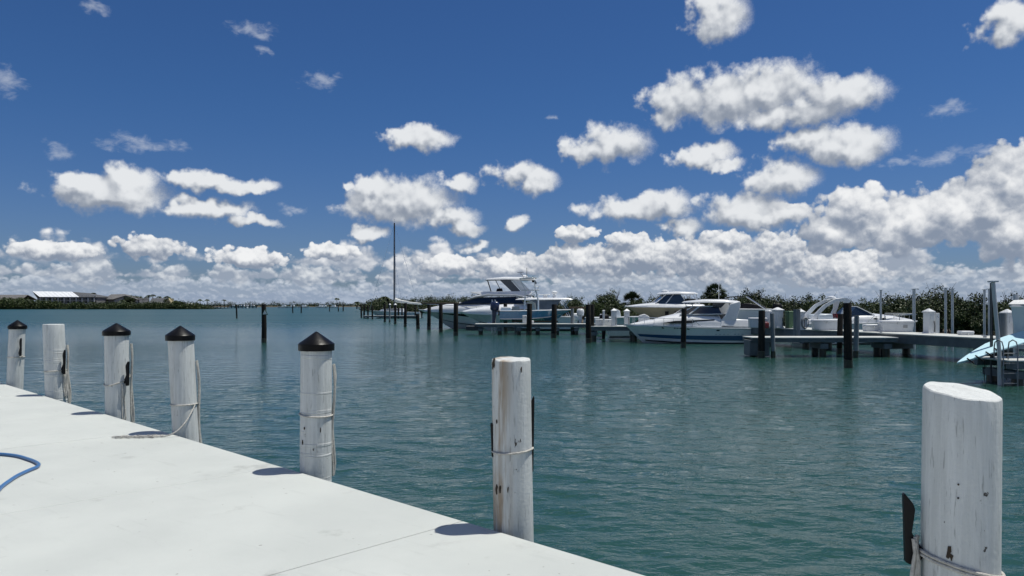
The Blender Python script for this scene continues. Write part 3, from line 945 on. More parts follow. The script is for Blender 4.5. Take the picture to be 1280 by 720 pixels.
def pedestal(label, px, y, z0, h=1.05, w=0.3, rz=0.0):
    o = thing('power_pedestal', label, 'pedestal', (sx(px, y), y, z0), rz, 'white power pedestals on the docks')
    MB().box((0, 0, 0.03), (w * 1.15, w * 1.15, 0.06)).build('base_plate', PEDW, o, bevel=0.008)
    MB().box((0, 0, 0.06 + (h - 0.24) / 2), (w, w, h - 0.24)).build('body', PEDW, o, bevel=0.012)
    MB().box((0, 0, h - 0.155), (w * 1.22, w * 1.22, 0.05)).box((0, 0, h - 0.065), (w * 1.16, w * 1.16, 0.13), taper=0.1).build('roof', PEDW, o)
    MB().box((0, -w / 2 - 0.012, h * 0.62), (w * 0.55, 0.024, h * 0.2)).build('outlet_cover', SHADE if h < 1 else PEDW, o, bevel=0.006)
    MB().tube([(w * 0.3, -w / 2 - 0.03, h * 0.5), (w * 0.36, -w / 2 - 0.05, h * 0.3), (w * 0.3, -w / 2 - 0.04, 0.05)], 0.015, 6).build('power_cord', BLACK, o)
    return o


pedestal('white power pedestal, left of two beyond the cruiser bow', 767.5, 46.0, 0.95, 1.08, 0.30)
pedestal('white power pedestal, right of two beyond the cruiser bow', 783.5, 46.3, 0.95, 1.05, 0.30)
pedestal('large white power pedestal left of the green bin', 972, 40.6, 1.0, 1.12, 0.42, 0.3)
pedestal('white power pedestal beside the grey pile and hose coil', 1000.5, 37.5, 1.0, 1.05, 0.30, 0.3)
pedestal('white power pedestal standing alone right of the dock boxes', 1161, 33.2, 1.0, 1.10, 0.32, 0.3)
pedestal('white power pedestal at the right end of the long dock', 1259, 29.2, 1.0, 1.1, 0.32, 0.3)
o = thing('water_post', 'narrow white water post right of the lone pedestal', 'post', (sx(1170, 33.3), 33.3, 1.0), 0.3)
MB().box((0, 0, 0.45), (0.20, 0.2, 0.90)).build('body', PEDW, o, bevel=0.01)
MB().tube([(-0.05, -0.10, 0.75), (-0.06, -0.17, 0.74), (-0.06, -0.18, 0.68)], 0.014, 8).build('tap', CHROME, o)
o = thing('cabinet', 'rounded white cabinet behind the large pedestal', 'cabinet', (sx(963, 41.5), 41.5, 1.0), 0.3)
MB().box((0, 0, 0.44), (0.5, 0.45, 0.88)).build('body', PEDW, o, bevel=0.03)
MB().box((0, 0, 0.92), (0.56, 0.5, 0.10), taper=0.75).build('lid', PEDW, o, bevel=0.03)
o = thing('grey_post', 'blue grey square post with pedestal and hose coil', 'post', (sx(996, 37.2), 37.2, 0.55), 0.3)
MB().box((0, 0, 0.72), (0.24, 0.24, 1.44)).build('shaft', GREYWOOD, o, bevel=0.01)
MB().box((0, 0, 1.46), (0.27, 0.27, 0.04)).build('cap', GREYWOOD, o)
o = thing('hose_coil', 'grey hose coil hanging by the pedestal next to grey post', 'hose', (sx(1006, 37.4), 37.4, 1.0), 0.3)
mb = MB()
for k in range(4):
    mb.tube([(0.22 * math.cos(a) * (1 - 0.06 * k), -0.02 * k, 0.36 + 0.30 * math.sin(a) * (1 - 0.05 * k)) for a in np.linspace(0, 6.28, 25)[:-1]], 0.018, 6, loop=True)
mb.build('coil', mat('grey_hose', (0.30, 0.31, 0.32), 0.6, var=0.2), o)
MB().box((0.0, 0.03, 0.40), (0.34, 0.03, 0.5)).build('bracket', PEDW, o)
o = thing('wheelie_bin', 'tall green bin beside the large white pedestal', 'bin', (sx(987.5, 40.3), 40.3, 1.0), 0.2)
MB().box((0, 0, 0.43), (0.36, 0.40, 0.86), taper=1.08).build('body', mat('green_plastic', (0.075, 0.155, 0.075), 0.5, var=0.2), o, bevel=0.02)
MB().box((0, 0, 0.89), (0.42, 0.46, 0.06), taper=0.9).build('lid', MATS['green_plastic'], o, bevel=0.015)


def dock_box(label, px, y, L, h, d=0.6, rz=0.3, z0=1.0, vent=False):
    o = thing('dock_box', label, 'box', (sx(px, y), y, z0), rz, 'white dock boxes')
    MB().box((0, 0, (h - 0.1) / 2), (L * 0.93, d * 0.9, h - 0.1), taper=1.06).build('body', PEDW, o, bevel=0.02)
    MB().box((0, 0, h - 0.05), (L * 1.03, d * 1.04, 0.10), taper=0.94).build('lid', PEDW, o, bevel=0.025)
    MB().box((0, -d * 0.5 - 0.012, h - 0.12), (0.06, 0.02, 0.07)).build('latch', CHROME, o)
    if vent: MB().box((L * 0.22, -d * 0.485, h * 0.5), (0.18, 0.02, 0.14)).build('vent', mat('vent_grey', (0.35, 0.35, 0.35), 0.6), o)
    return o


dock_box('white dock box below the white radar arch', 1031.5, 37.8, 1.25, 0.52, 0.6, -0.12)
dock_box('long white tapered dock box with a square vent', 1120, 35.0, 1.42, 0.53, 0.6, -0.16, vent=True)
dock_box('low white dock step left of the long tapered dock box', 1090, 35.6, 0.75, 0.34, 0.5, -0.12)
dock_box('white dock box behind the dark pile at the finger pier end', 947, 41.0, 0.95, 0.55, 0.5, -0.1)
dock_box('small white dock box on the pier left of the pedestals', 749.5, 46.6, 0.55, 0.42, 0.45, 0, 0.95)
dock_box('white dock box just left of the two pier pedestals', 760, 46.8, 0.5, 0.4, 0.45, 0, 0.95)
dock_box('flat white box lid far right on the long dock', 1207, 31.4, 0.52, 0.17, 0.4, -0.1)
dock_box('white dock step by the pile before the blue boat', 663.5, 56.3, 0.45, 0.22, 0.5, 0, 0.83)
dock_box('narrow white locker on the dock before the blue boat', 656.5, 56.4, 0.42, 0.62, 0.4, 0, 0.83)
o = thing('fuel_can', 'red fuel can beside the white dock box', 'can', (sx(957.5, 40.2), 40.2, 1.0), 0.1)
MB().box((0, 0, 0.15), (0.26, 0.2, 0.30)).build('body', mat('red_plastic', (0.30, 0.03, 0.03), 0.45), o, bevel=0.02)
MB().tube([(-0.07, 0, 0.30), (-0.05, 0, 0.36), (0.05, 0, 0.36), (0.07, 0, 0.30)], 0.015, 6).build('handle', MATS['red_plastic'], o)
o = thing('white_post', 'slim white post on the pier left of the pedestals', 'post', (sx(754.6, 46.3), 46.3, 0.95))
MB().box((0, 0, 0.46), (0.12, 0.12, 0.92)).build('shaft', PEDW, o, bevel=0.01)
MB().box((0, 0, 0.95), (0.17, 0.17, 0.06), taper=0.6).build('cap', PEDW, o)
# cleats on the long dock
for k, (yy, lb) in enumerate(((28.9, 'dark mooring cleat near the right end of the long dock'), (33.9, 'dark mooring cleat on the long dock right of the tapered box'), (39.6, 'dark mooring cleat on the long dock by the tall black pile'))):
    o = thing('mooring_cleat', lb, 'cleat', (main_x(yy) + 0.14, yy, 1.0), math.atan2(md.y, md.x), 'mooring cleats on the long dock')
    MB().tube([(-0.17, 0, 0.09), (-0.08, 0, 0.075), (0.08, 0, 0.075), (0.17, 0, 0.09)], [0.012, 0.02, 0.02, 0.012], 8).build('horn', CHROME if k == 9 else ALU, o)
    MB().box((0, 0, 0.03), (0.12, 0.05, 0.06)).build('foot', ALU, o)

# ---------------------------------------------------------------- right edge: ladder, lift posts, paddle board
o = thing('dock_ladder', 'aluminium ladder with hooped handles on the right edge dock', 'ladder', (sx(1253, 20.9), 20.9, 0))
Lw = 0.40
DALU = mat('dull_aluminium', (0.22, 0.23, 0.24), 0.5, 0.5, var=0.2)
for q in (0.0, Lw):
    MB().tube([(q, -0.04, -0.35), (q, -0.04, 1.10), (q, 0.02, 1.24), (q, 0.16, 1.29), (q, 0.32, 1.22), (q, 0.36, 1.05), (q, 0.36, 0.72)], 0.017, 8).build('rail', DALU, o)
for z in (-0.2, 0.08, 0.36, 0.64, 0.92): MB().tube([(0, -0.04, z), (Lw, -0.04, z)], 0.014, 8).build('rung', DALU, o)
o = thing('lift_post', 'leaning thick grey lift post at the right edge', 'post', (sx(1266, 20.7), 21.3, 0), 0, 'right edge lift posts')
MB().tube([(0.03, 0, -0.9), (0.02, 0, 0.9), (-0.16, 0, 2.92)], 0.055, 10).build('pole', ALU, o)
MB().box((-0.16, 0, 2.94), (0.2, 0.2, 0.04)).build('cap_plate', ALU, o)
o = thing('lift_post', 'thin dark post left of the leaning lift post', 'post', (sx(1258.5, 21.2), 21.9, 0), 0, 'right edge lift posts')
MB().tube([(0, 0, -0.9), (0.0, 0, 2.92)], 0.03, 8).build('pole', mat('dark_metal', (0.05, 0.055, 0.06), 0.5), o)
MB().tube([(0.05, 0, 0.6), (0.05, 0.0, 2.85)], 0.012, 6).build('cable', BLACK, o)

PBLUE = mat('pale_blue_foam', (0.42, 0.64, 0.72), 0.55, var=0.08, vscale=3, stretch=(0.3, 3, 1))
board = thing('paddle_board', 'pale blue board sloping down to the water at the right edge dock', 'board', (sx(1191, 21.6), 21.4, 0.60))
ux = Vector((2.35, 0.55, 0.63)).normalized(); uy = Vector((-0.15, 0.95, 0.33)); uy = (uy - ux * uy.dot(ux)).normalized(); uz = ux.cross(uy).normalized()
outl = [(0, 0.0), (0.18, 0.05), (0.5, 0.12), (0.95, 0.20), (1.5, 0.27), (2.2, 0.30), (2.9, 0.28), (3.3, 0.2), (3.45, 0.0)]
ring = [(a, b + 0.06 * a * 0) for a, b in outl] + [(a, -b) for a, b in outl[-2:0:-1]]
def bp(a, b, c): return ux * a + uy * (b + 0.20 * min(1, a / 1.6)) + uz * c
rings = [[bp(a, b * 0.9, -0.03) for a, b in ring], [bp(a, b, -0.01) for a, b in ring], [bp(a, b, 0.015) for a, b in ring], [bp(a, b * 0.95, 0.03) for a, b in ring]]
MB().loft(rings).build('board', PBLUE, board, smooth=30)
for a in (0.32, 0.62, 1.0, 1.35):
    MB().tube([bp(a, -0.04 - 0.1 * min(1, a), 0.08), bp(a + 0.06, -0.25 * min(1, a / 1.2) - 0.2, -0.03)], 0.022, 6).build('peg', BLACK, board)
for a in (0.75, 1.65):
    p = bp(a, -0.3, -0.04)
    MB().tube([p, (p.x + 0.03, p.y, p.z - 0.25), (p.x - 0.02, p.y, -0.1), (p.x + 0.02, p.y, -0.5)], 0.011, 6).build('leash', BLACK, board)

# ---------------------------------------------------------------- boats
TAN = mat('tan_gelcoat', (0.36, 0.31, 0.22), 0.35, var=0.08)
SKYHULL = mat('blue_gelcoat', (0.06, 0.22, 0.38), 0.25, var=0.06, coat=0.3)
STRIPE = mat('blue_stripe', (0.028, 0.085, 0.18), 0.3, coat=0.2)
PALEHULL = mat('pale_blue_grey_gelcoat', (0.56, 0.62, 0.66), 0.3, coat=0.2)
BOTTOM = mat('antifouling', (0.015, 0.02, 0.03), 0.7, var=0.3)
CANVASB = mat('black_canvas', (0.012, 0.012, 0.014), 0.85, var=0.2)
CURTAIN = mat('grey_curtain', (0.20, 0.22, 0.25), 0.5, var=0.25, vscale=2)
SAILC = mat('sail_cover', (0.74, 0.74, 0.72), 0.85, var=0.12, vscale=2, bump=0.4, bscale=6)
SILVER = mat('silver_gelcoat', (0.52, 0.54, 0.56), 0.25, var=0.1, coat=0.3)
CREAM = mat('cream_vinyl', (0.48, 0.45, 0.38), 0.6, var=0.1)
CLEAR = mat('smoked_screen', (0.02, 0.03, 0.045), 0.06, spec=0.8)


class Hull:
    def __init__(s, L, B, s0, s1, c0=0.05, c1=0.55, draft=0.35, rake=0.9, full=2.3, flare=1.4):
        s.L, s.B, s.s0, s.s1, s.c0, s.c1, s.draft, s.rake, s.full, s.flare = L, B, s0, s1, c0, c1, draft, rake, full, flare

    def sheer(s, t): return s.s0 + (s.s1 - s.s0) * t ** 1.7

    def pt(s, t, u, side=1, off=0.0):
        f = 1 - max(0, (t - 0.38) / 0.62) ** s.full if t > 0.38 else 1 - 0.07 * ((0.38 - t) / 0.38) ** 2
        bs = s.B / 2 * f + 0.015
        bc = bs * (0.90 - 0.42 * t ** 2.5)
        zc = s.c0 + (s.c1 - s.c0) * t ** 3
        zs = s.sheer(t)
        y = bc + (bs - bc) * max(u, 0) ** (1 + s.flare * t)
        x = -s.L / 2 + t * s.L - s.rake * (1 - u) * t ** 2.2
        return Vector((x, side * (y + off), zc + (zs - zc) * u))

    def keel(s, t):
        zc = s.c0 + (s.c1 - s.c0) * t ** 3
        return Vector((-s.L / 2 + t * s.L - s.rake * 1.12 * t ** 2.2, 0, -s.draft + (zc + s.draft - 0.12) * t ** 5))

    TS = [0, 0.06, 0.14, 0.24, 0.34, 0.44, 0.54, 0.63, 0.71, 0.78, 0.84, 0.89, 0.93, 0.96, 0.985, 1.0]
    US = [1, 0.8, 0.6, 0.4, 0.2, 0.0]

    def hull(s, m, parent, name='hull'):
        rings = []
        for t in s.TS:
            rings.append([s.pt(t, u, 1) for u in s.US] + [s.keel(t)] + [s.pt(t, u, -1) for u in s.US[::-1]])
        return MB().loft(rings).build(name, m, parent, smooth=40)

    def band(s, u0, u1, t0, t1, m, parent, name='stripe', off=0.012, taper=0.0, n=18):
        mb = MB()
        for side in (1, -1):
            rings = []
            for i in range(n + 1):
                t = t0 + (t1 - t0) * i / n
                k = 1 - taper * i / n
                a, b = u0 + (u1 - u0) * (1 - k) * 0.5, u1 - (u1 - u0) * (1 - k) * 0.5
                rings.append([s.pt(t, a, side, off), s.pt(t, b, side, off), s.pt(t, b, side, -0.02), s.pt(t, a, side, -0.02)])
            mb.loft(rings)
        return mb.build(name, m, parent, smooth=40)

    def rub(s, m, parent, r=0.03, u=0.985, name='rub_rail'):
        mb = MB()
        for side in (1, -1): mb.tube([s.pt(t, u, side, 0.01) for t in s.TS], r, 6)
        return mb.build(name, m, parent)

    def rail(s, t0, t1, h, parent, n=7, r=0.014, inset=0.08):
        o = None
        for side in (1, -1):
            top = []
            for i in range(25):
                t = t0 + (t1 - t0) * i / 24
                p = s.pt(t, 1, side, -inset if t < 0.97 else -0.01); k = min(1, i / 3) if t0 > 0.02 else 1
                top.append((p.x, p.y, p.z + h * k))
            o = MB().tube(top, r, 6).build('bow_rail', CHROME, parent)
            for i in range(1, n):
                t = t0 + (t1 - t0) * i / n
                p = s.pt(t, 1, side, -inset)
                MB().tube([(p.x, p.y, p.z - 0.02), (p.x, p.y, p.z + h * min(1, i * 24 / n / 3))], r * 0.9, 6).build('stanchion', CHROME, o)
        return o


def glass_side(parent, poly, w, off=0.012, name='window', m=None):
    """One window pane on each side; poly [(x, z)], w(x, z) gives the half width of the wall there."""
    for sd in (1, -1):
        vs = [(x, sd * (w + off), z) for x, z in poly] + [(x, sd * (w - 0.02), z) for x, z in poly]
        n = len(poly)
        MB().add(vs, [tuple(range(n)), tuple(range(2 * n - 1, n - 1, -1))] + [(i, (i + 1) % n, (i + 1) % n + n, i + n) for i in range(n)]).build(name, m or DARKGLASS, parent)


def dome(st, n=12, p=0.75, q=0.8):
    """Cambered deck or roof lofted along x from stations (x, base z, crown z, half width)."""
    rings = []
    for x, zb, zt, w in st:
        r_ = []
        for i in range(n + 1):
            a = math.pi * i / n; c, s_ = math.cos(a), math.sin(a)
            r_.append((x, w * math.copysign(abs(c) ** p, c), zb + (zt - zb) * s_ ** q))
        rings.append(r_)
    return MB().loft(rings)


def outboard(parent, x, y, z, cowl, s=1.0, tilt=0.0, name='outboard'):
    """Outboard motor at the transom, leg aft (-x)."""
    e = bpy.data.objects.new(name, None); COL.objects.link(e); e.parent = parent; e.location = (x, y, z); e.rotation_euler = (0, tilt, 0); e.scale = (s, s, s)
    MB().loft([[(a * w - 0.28, b * d, h) for a, b in ((-.30, -.12), (-.34, 0), (-.30, .12), (-.1, .2), (.18, .19), (.27, .1), (.27, -.1), (.18, -.19), (-.1, -.2))] for h, w, d in ((0.02, .8, .8), (0.10, 1.0, 1.0), (0.38, 1.05, 1.02), (0.58, .92, .9), (0.64, .6, .6))]).build('cowl', cowl, e, smooth=50)
    MB().loft([[(a * w - 0.28, b, h) for a, b in ((-.2, -.07), (-.2, .07), (.14, .07), (.14, -.07))] for h, w in ((0.03, 1.0), (-.45, .75), (-.85, .6), (-1.0, .55))]).build('leg', cowl, e, bevel=0.02)
    MB().lathe([(0.0, -.28), (.05, -.24), (.06, .0), (.03, .2), (0, .24)], 10).build('gearcase', cowl, e).matrix_local = Matrix.Translation((-0.3, 0, -1.0)) @ Matrix.Rotation(R(90), 4, 'Y')
    MB().box((-0.40, 0, -0.82), (0.35, 0.16, 0.02)).build('cavitation_plate', cowl, e)
    for k in range(3):
        a = k * 2.094
        MB().loft([[(-0.56 - q * 0.5, 0.03 * math.cos(a) * 0 + math.sin(a + q) * r_, -1.0 + math.cos(a + q) * r_) for q in (-.35, .35)] + [(-0.545 - q * 0.5, math.sin(a + q) * r_, -1.0 + math.cos(a + q) * r_) for q in (.35, -.35)] for r_ in (0.03, 0.1, 0.17)]).build('propeller_blade', CHROME, e)
    MB().box((0.04, 0, -0.12), (0.14, 0.24, 0.36)).build('bracket', BLACK, e, bevel=0.01)
    return e


def boat(label, px, y, rz, cat='boat', name='motor_boat', z=0.0):
    return thing(name, label, cat, (sx(px, y), y, z), rz)


# --- white express cruiser with the blue stripe (bow to the left, port side to the camera)
b = boat('white cabin cruiser with blue hull stripe and wide raked radar arch', 862, 44.3, math.pi, name='cabin_cruiser')
H = Hull(7.75, 2.7, 0.95, 1.12, 0.02, 0.16, 0.4, 0.95, 2.5, 0.5)
H.hull(WHITE, b)
H.band(0.16, 0.50, 0.0, 0.97, STRIPE, b, 'stripe', taper=0.55)
H.band(-0.02, 0.06, 0.0, 0.95, BOTTOM, b, 'boot_top')
H.rub(SILVER, b, 0.028, 0.93)
dome([(3.72, 1.0, 1.06, .10), (3.2, 1.0, 1.20, .45), (2.4, 0.98, 1.36, .82), (1.5, 0.97, 1.58, 1.02), (0.7, 0.96, 1.76, 1.15), (-0.2, 0.95, 1.84, 1.22), (-1.2, 0.94, 1.80, 1.25), (-1.55, 0.94, 1.70, 1.25)], 14, 0.7, 0.75).build('coachroof', WHITE, b, smooth=50)
glass_side(b, [(1.9, 1.20), (1.1, 1.33), (-1.15, 1.42), (-1.2, 1.22), (0.8, 1.18)], 1.04, 0.14, 'side_window')
# windscreen: raked glass in a white frame
MB().slab([(0.75, 1.66, .80), (0.0, 2.12, .78), (-1.45, 2.14, .98), (-1.6, 1.72, 1.12), (-0.2, 1.70, 1.0)]).build('windscreen', CLEAR, b, bevel=0.01)
mb = MB()
for sd in (1, -1):
    mb.tube([(0.78, sd * .82, 1.67), (0.0, sd * .80, 2.15), (-1.5, sd * 1.0, 2.17)], 0.032, 6)
    mb.tube([(-0.35, sd * .87, 2.15), (0.25, sd * .97, 1.7)], 0.05, 6)
    mb.tube([(-1.62, sd * 1.14, 1.72), (-0.2, sd * 1.02, 1.70), (0.78, sd * .82, 1.66)], 0.03, 6)
mb.tube([(0.0, .8, 2.15), (0.0, -.8, 2.15)], 0.032, 6)
mb.build('windscreen_frame', WHITE, b)
dome([(0.32, 2.37, 2.41, .70), (0.2, 2.37, 2.47, .88), (-0.8, 2.38, 2.58, 1.05), (-1.8, 2.38, 2.58, 1.12), (-2.6, 2.34, 2.50, 1.14), (-2.68, 2.34, 2.42, 1.10)], 12, 0.6, 0.6).build('hardtop', WHITE, b, smooth=50)
for sd in (1, -1):
    MB().plate([(-1.45, 1.30), (-1.78, 1.62), (-2.05, 2.30), (-2.62, 2.46), (-2.66, 2.2), (-2.42, 1.36)], sd * 1.20, sd * 1.10).build('radar_arch', WHITE, b, bevel=0.03)
    MB().tube([(0.2, sd * .85, 2.42), (-0.05, sd * .80, 2.14)], 0.02, 6).build('strut', CHROME, b)
for k in range(3):
    MB().plate([(-1.55 - 0.02, 2.08), (-1.1, 2.12), (-1.1, 2.38), (-1.85, 2.36)], 1.05 - 0.02, 1.04 - 0.02).build('side_curtain', CLEAR, b) if k == 0 else None
MB().slab([(-1.4, 1.02, 1.26), (-1.55, 1.40, 1.20), (-2.6, 1.42, 1.18), (-3.1, 1.40, 1.12), (-3.45, 1.12, 1.1), (-3.82, 0.55, 1.05), (-3.84, 0.30, 1.05), (-3.3, 0.30, 1.2), (-3.2, 0.95, 1.26)]).build('aft_coaming', WHITE, b, bevel=0.07, seg=3)
MB().slab([(-1.7, 1.40, .9), (-1.8, 1.72, .85), (-2.5, 1.70, .85), (-2.6, 1.40, .9)]).build('cockpit_seat', CREAM, b, bevel=0.06)
for x, z in ((-1.32, 0.78), (1.75, 0.92), (0.35, 0.86)):
    for sd in (1, -1):
        t_ = (x + 3.875) / 7.75
        p = H.pt(min(t_, 0.98), 0.78, sd, 0.006)
        MB().lathe([(0.0, -0.01), (0.05, -0.01), (0.05, 0.012), (0, 0.014)], 14).build('porthole', BLACK, b).matrix_local = Matrix.Translation((x, p.y, z)) @ Matrix.Rotation(R(90), 4, 'X') @ Matrix.Diagonal((2.1, 0.8, 1, 1))
for i, x in enumerate((-1.22, -1.45, -1.68, -1.9, -2.3, -2.52, -2.74)):       # worn lettering, too faint to read
    p = H.pt((x + 3.875) / 7.75, 0.56, 1, 0.004)
    MB().box((x, p.y, 0.555 - 0.0 * i), (0.11, 0.012, 0.055)).build('worn_letter', SILVER, b)
for i in range(7):
    x = 1.15 - i * 0.085; p = H.pt((x + 3.875) / 7.75, 0.85, 1, 0.004)
    MB().box((x, p.y, 0.90), (0.05, 0.012, 0.07)).build('registration_letter', NAVY, b)
H.rail(0.45, 0.995, 0.42, b, 8)
mb = MB(); mb.box((2.0, 0.0, 1.43), (0.5, 0.5, 0.03)); mb.build('foredeck_hatch', CLEAR, b)
MB().tube([(-1.95, -0.8, 2.48), (-1.95, -0.8, 3.55)], 0.015, 6).build('antenna', WHITE, b)

# --- tall flybridge yacht, bow to the left
b = boat('large white flybridge yacht with dark wraparound windows and silver roof', 612, 70.5, math.pi, cat='yacht', name='flybridge_yacht')
H = Hull(13.4, 4.2, 1.35, 1.78, 0.1, 0.95, 0.6, 1.75, 2.2, 1.2)
H.hull(WHITE, b)
H.band(-0.02, 0.05, 0.0, 0.95, BOTTOM, b, 'boot_top')
H.rub(SILVER, b, 0.04)
H.band(0.62, 0.86, 0.62, 0.89, DARKGLASS, b, 'hull_window', taper=0.9)
dome([(6.2, 1.6, 1.80, .3), (5.2, 1.55, 2.05, .95), (4.0, 1.5, 2.30, 1.45), (2.8, 1.45, 2.45, 1.75), (0.5, 1.4, 2.5, 1.9), (-3.0, 1.36, 2.5, 1.95), (-5.0, 1.34, 2.3, 1.95), (-5.6, 1.34, 1.9, 1.9)], 14, 0.6, 0.7).build('deckhouse', WHITE, b, smooth=50)
MB().slab([(3.0, 2.28, 1.55), (2.2, 2.58, 1.5), (1.0, 2.90, 1.45), (-2.4, 2.98, 1.5), (-3.0, 2.8, 1.55), (-3.2, 2.33, 1.62), (1.0, 2.31, 1.66)]).build('saloon_window', DARKGLASS, b, bevel=0.05)
MB().slab([(2.2, 2.70, 1.45), (1.3, 3.02, 1.5), (0.2, 3.22, 1.6), (-2.4, 3.20, 1.65), (-4.2, 2.80, 1.65), (-4.3, 2.72, 1.65), (-2.4, 3.03, 1.62), (0.2, 3.05, 1.56), (1.3, 2.88, 1.5)]).build('roof_edge', SILVER, b, bevel=0.04)
dome([(2.1, 2.72, 2.78, .9), (1.3, 2.95, 3.12, 1.35), (0.2, 3.12, 3.38, 1.5), (-2.4, 3.12, 3.40, 1.55), (-4.0, 2.84, 3.0, 1.5)], 12, 0.7, 0.7).build('coach_roof', WHITE, b, smooth=50)
MB().slab([(1.75, 3.32, 1.0), (1.7, 3.44, 1.05), (-3.9, 3.50, 1.45), (-4.0, 3.12, 1.5), (0.2, 3.10, 1.4)]).build('flybridge_coaming', WHITE, b, bevel=0.05)
MB().slab([(-0.6, 3.4, .5), (-0.7, 3.75, .45), (-1.2, 3.78, .45), (-1.25, 3.4, .5)]).build('helm_seat', CANVASB, b, bevel=0.06)
dome([(0.4, 4.52, 4.58, 1.0), (0.2, 4.52, 4.70, 1.3), (-1.4, 4.56, 4.86, 1.45), (-3.8, 4.56, 4.82, 1.5), (-4.25, 4.56, 4.66, 1.4)], 12, 0.6, 0.6).build('hardtop', WHITE, b, smooth=50)
for sd in (1, -1):
    MB().plate([(-2.0, 4.62), (-2.75, 4.62), (-3.9, 3.46), (-3.1, 3.46)], sd * 1.36, sd * 1.26).build('hardtop_leg', WHITE, b, bevel=0.02)
    MB().plate([(-0.95, 4.58), (-1.9, 4.6), (-2.9, 3.5), (-2.1, 3.48)], sd * 1.28, sd * 1.25).build('smoked_panel', CLEAR, b)
    MB().tube([(0.2, sd * 1.15, 4.55), (-0.15, sd * 1.1, 3.45)], 0.03, 6).build('strut', BLACK, b)
    MB().tube([(-0.55, sd * 1.2, 4.58), (-1.1, sd * 1.2, 3.48)], 0.03, 6).build('strut', BLACK, b)
H.rail(0.45, 0.995, 0.55, b, 8, 0.02)
MB().lathe([(0, 0), (.22, 0), (.3, .08), (.28, .2), (.12, .3), (0, .31)], 14, (-3.3, 0, 4.74)).build('radar_dome', WHITE, b)

# --- sportfishing boat with grey curtains, bow to the left
b = boat('white sport boat with grey cockpit curtains and small radar dome', 643, 65.2, math.pi, name='sport_boat')
H = Hull(9.9, 3.4, 1.2, 1.68, 0.1, 0.9, 0.5, 1.6, 2.2, 1.3)
H.hull(WHITE, b)
H.band(-0.02, 0.06, 0.0, 0.95, BOTTOM, b, 'boot_top')
H.rub(SILVER, b, 0.035)
dome([(4.5, 1.5, 1.70, .25), (3.6, 1.42, 1.92, .85), (2.4, 1.36, 2.12, 1.25), (1.0, 1.3, 2.28, 1.42), (-1.0, 1.22, 2.3, 1.48), (-1.5, 1.22, 2.2, 1.48)], 14, 0.6, 0.7).build('trunk_cabin', WHITE, b, smooth=50)
glass_side(b, [(1.7, 1.66), (0.8, 1.86), (-1.1, 1.88), (-1.1, 1.62)], 1.34, 0.10, 'cabin_window')
MB().slab([(-1.2, 2.15, 1.25), (-1.35, 2.62, 1.25), (-4.0, 2.66, 1.3), (-3.2, 1.5, 1.35), (-1.4, 1.45, 1.35)]).build('cockpit_curtain', CURTAIN, b, bevel=0.02)
dome([(-0.1, 2.66, 2.70, 1.0), (-0.4, 2.66, 2.80, 1.25), (-2.0, 2.66, 2.86, 1.4), (-4.6, 2.68, 2.86, 1.42), (-5.0, 2.68, 2.74, 1.3)], 12, 0.6, 0.6).build('hardtop', WHITE, b, smooth=50)
for sd in (1, -1):
    MB().tube([(-4.8, sd * 1.3, 2.7), (-4.3, sd * 1.3, 2.1), (-4.75, sd * 1.35, 1.25)], 0.03, 6).build('strut', CHROME, b)
    MB().tube([(-4.1, sd * 1.3, 2.68), (-4.6, sd * 1.3, 1.9)], 0.025, 6).build('strut', CHROME, b)
MB().lathe([(.16, 0), (.17, .18), (.12, .3), (.12, .36), (.24, .42), (.25, .56), (.12, .66), (0, .67)], 14, (-3.5, 0, 2.78)).build('radar_dome', WHITE, b)
MB().box((-2.7, 0, 2.93), (0.35, 0.5, 0.3)).box((-2.6, 0, 3.12), (1.0, 0.7, 0.05)).build('upper_console', WHITE, b, bevel=0.03)
MB().tube([(-1.5, 1.0, 1.25), (-2.9, 1.75, 1.3)], 0.02, 6).build('side_rail', CHROME, b)
outboard(b, -5.0, 0.4, 0.85, WHITE, 1.0)
outboard(b, -5.0, -0.4, 0.85, WHITE, 1.0)

# --- blue bay boat with tower, raised on a lift, bow to the right
b = boat('blue hulled bay boat with tall pipe tower raised behind the pier', 670.5, 58.8, 0.0, name='bay_boat', z=1.12)
H = Hull(5.75, 2.3, 0.66, 0.74, 0.0, 0.42, 0.24, 0.75, 2.4, 0.8)
H.hull(SKYHULL, b)
H.band(-0.02, 0.10, 0.0, 0.96, WHITE, b, 'hull_bottom')
H.rub(WHITE, b, 0.04, 0.99)
MB().slab([(2.6, 0.72, .25), (1.3, 0.80, .8), (0.9, 0.70, .9), (2.4, 0.66, .3)]).build('casting_deck', WHITE, b)
MB().slab([(-0.05, 0.6, .36), (-0.1, 1.25, .34), (-0.35, 1.42, .34), (-0.7, 1.36, .34), (-0.75, 0.6, .36)]).build('console', CREAM, b, bevel=0.03)
MB().slab([(-1.3, 0.62, .45), (-1.35, 1.0, .45), (-1.9, 1.0, .45), (-1.95, 0.62, .45)]).build('leaning_seat', CREAM, b, bevel=0.05)
MB().slab([(-1.95, 0.66, .95), (-2.0, 0.95, .95), (-2.75, 0.95, .95), (-2.8, 0.66, .95)]).build('aft_deck', WHITE, b, bevel=0.05)
tw = []
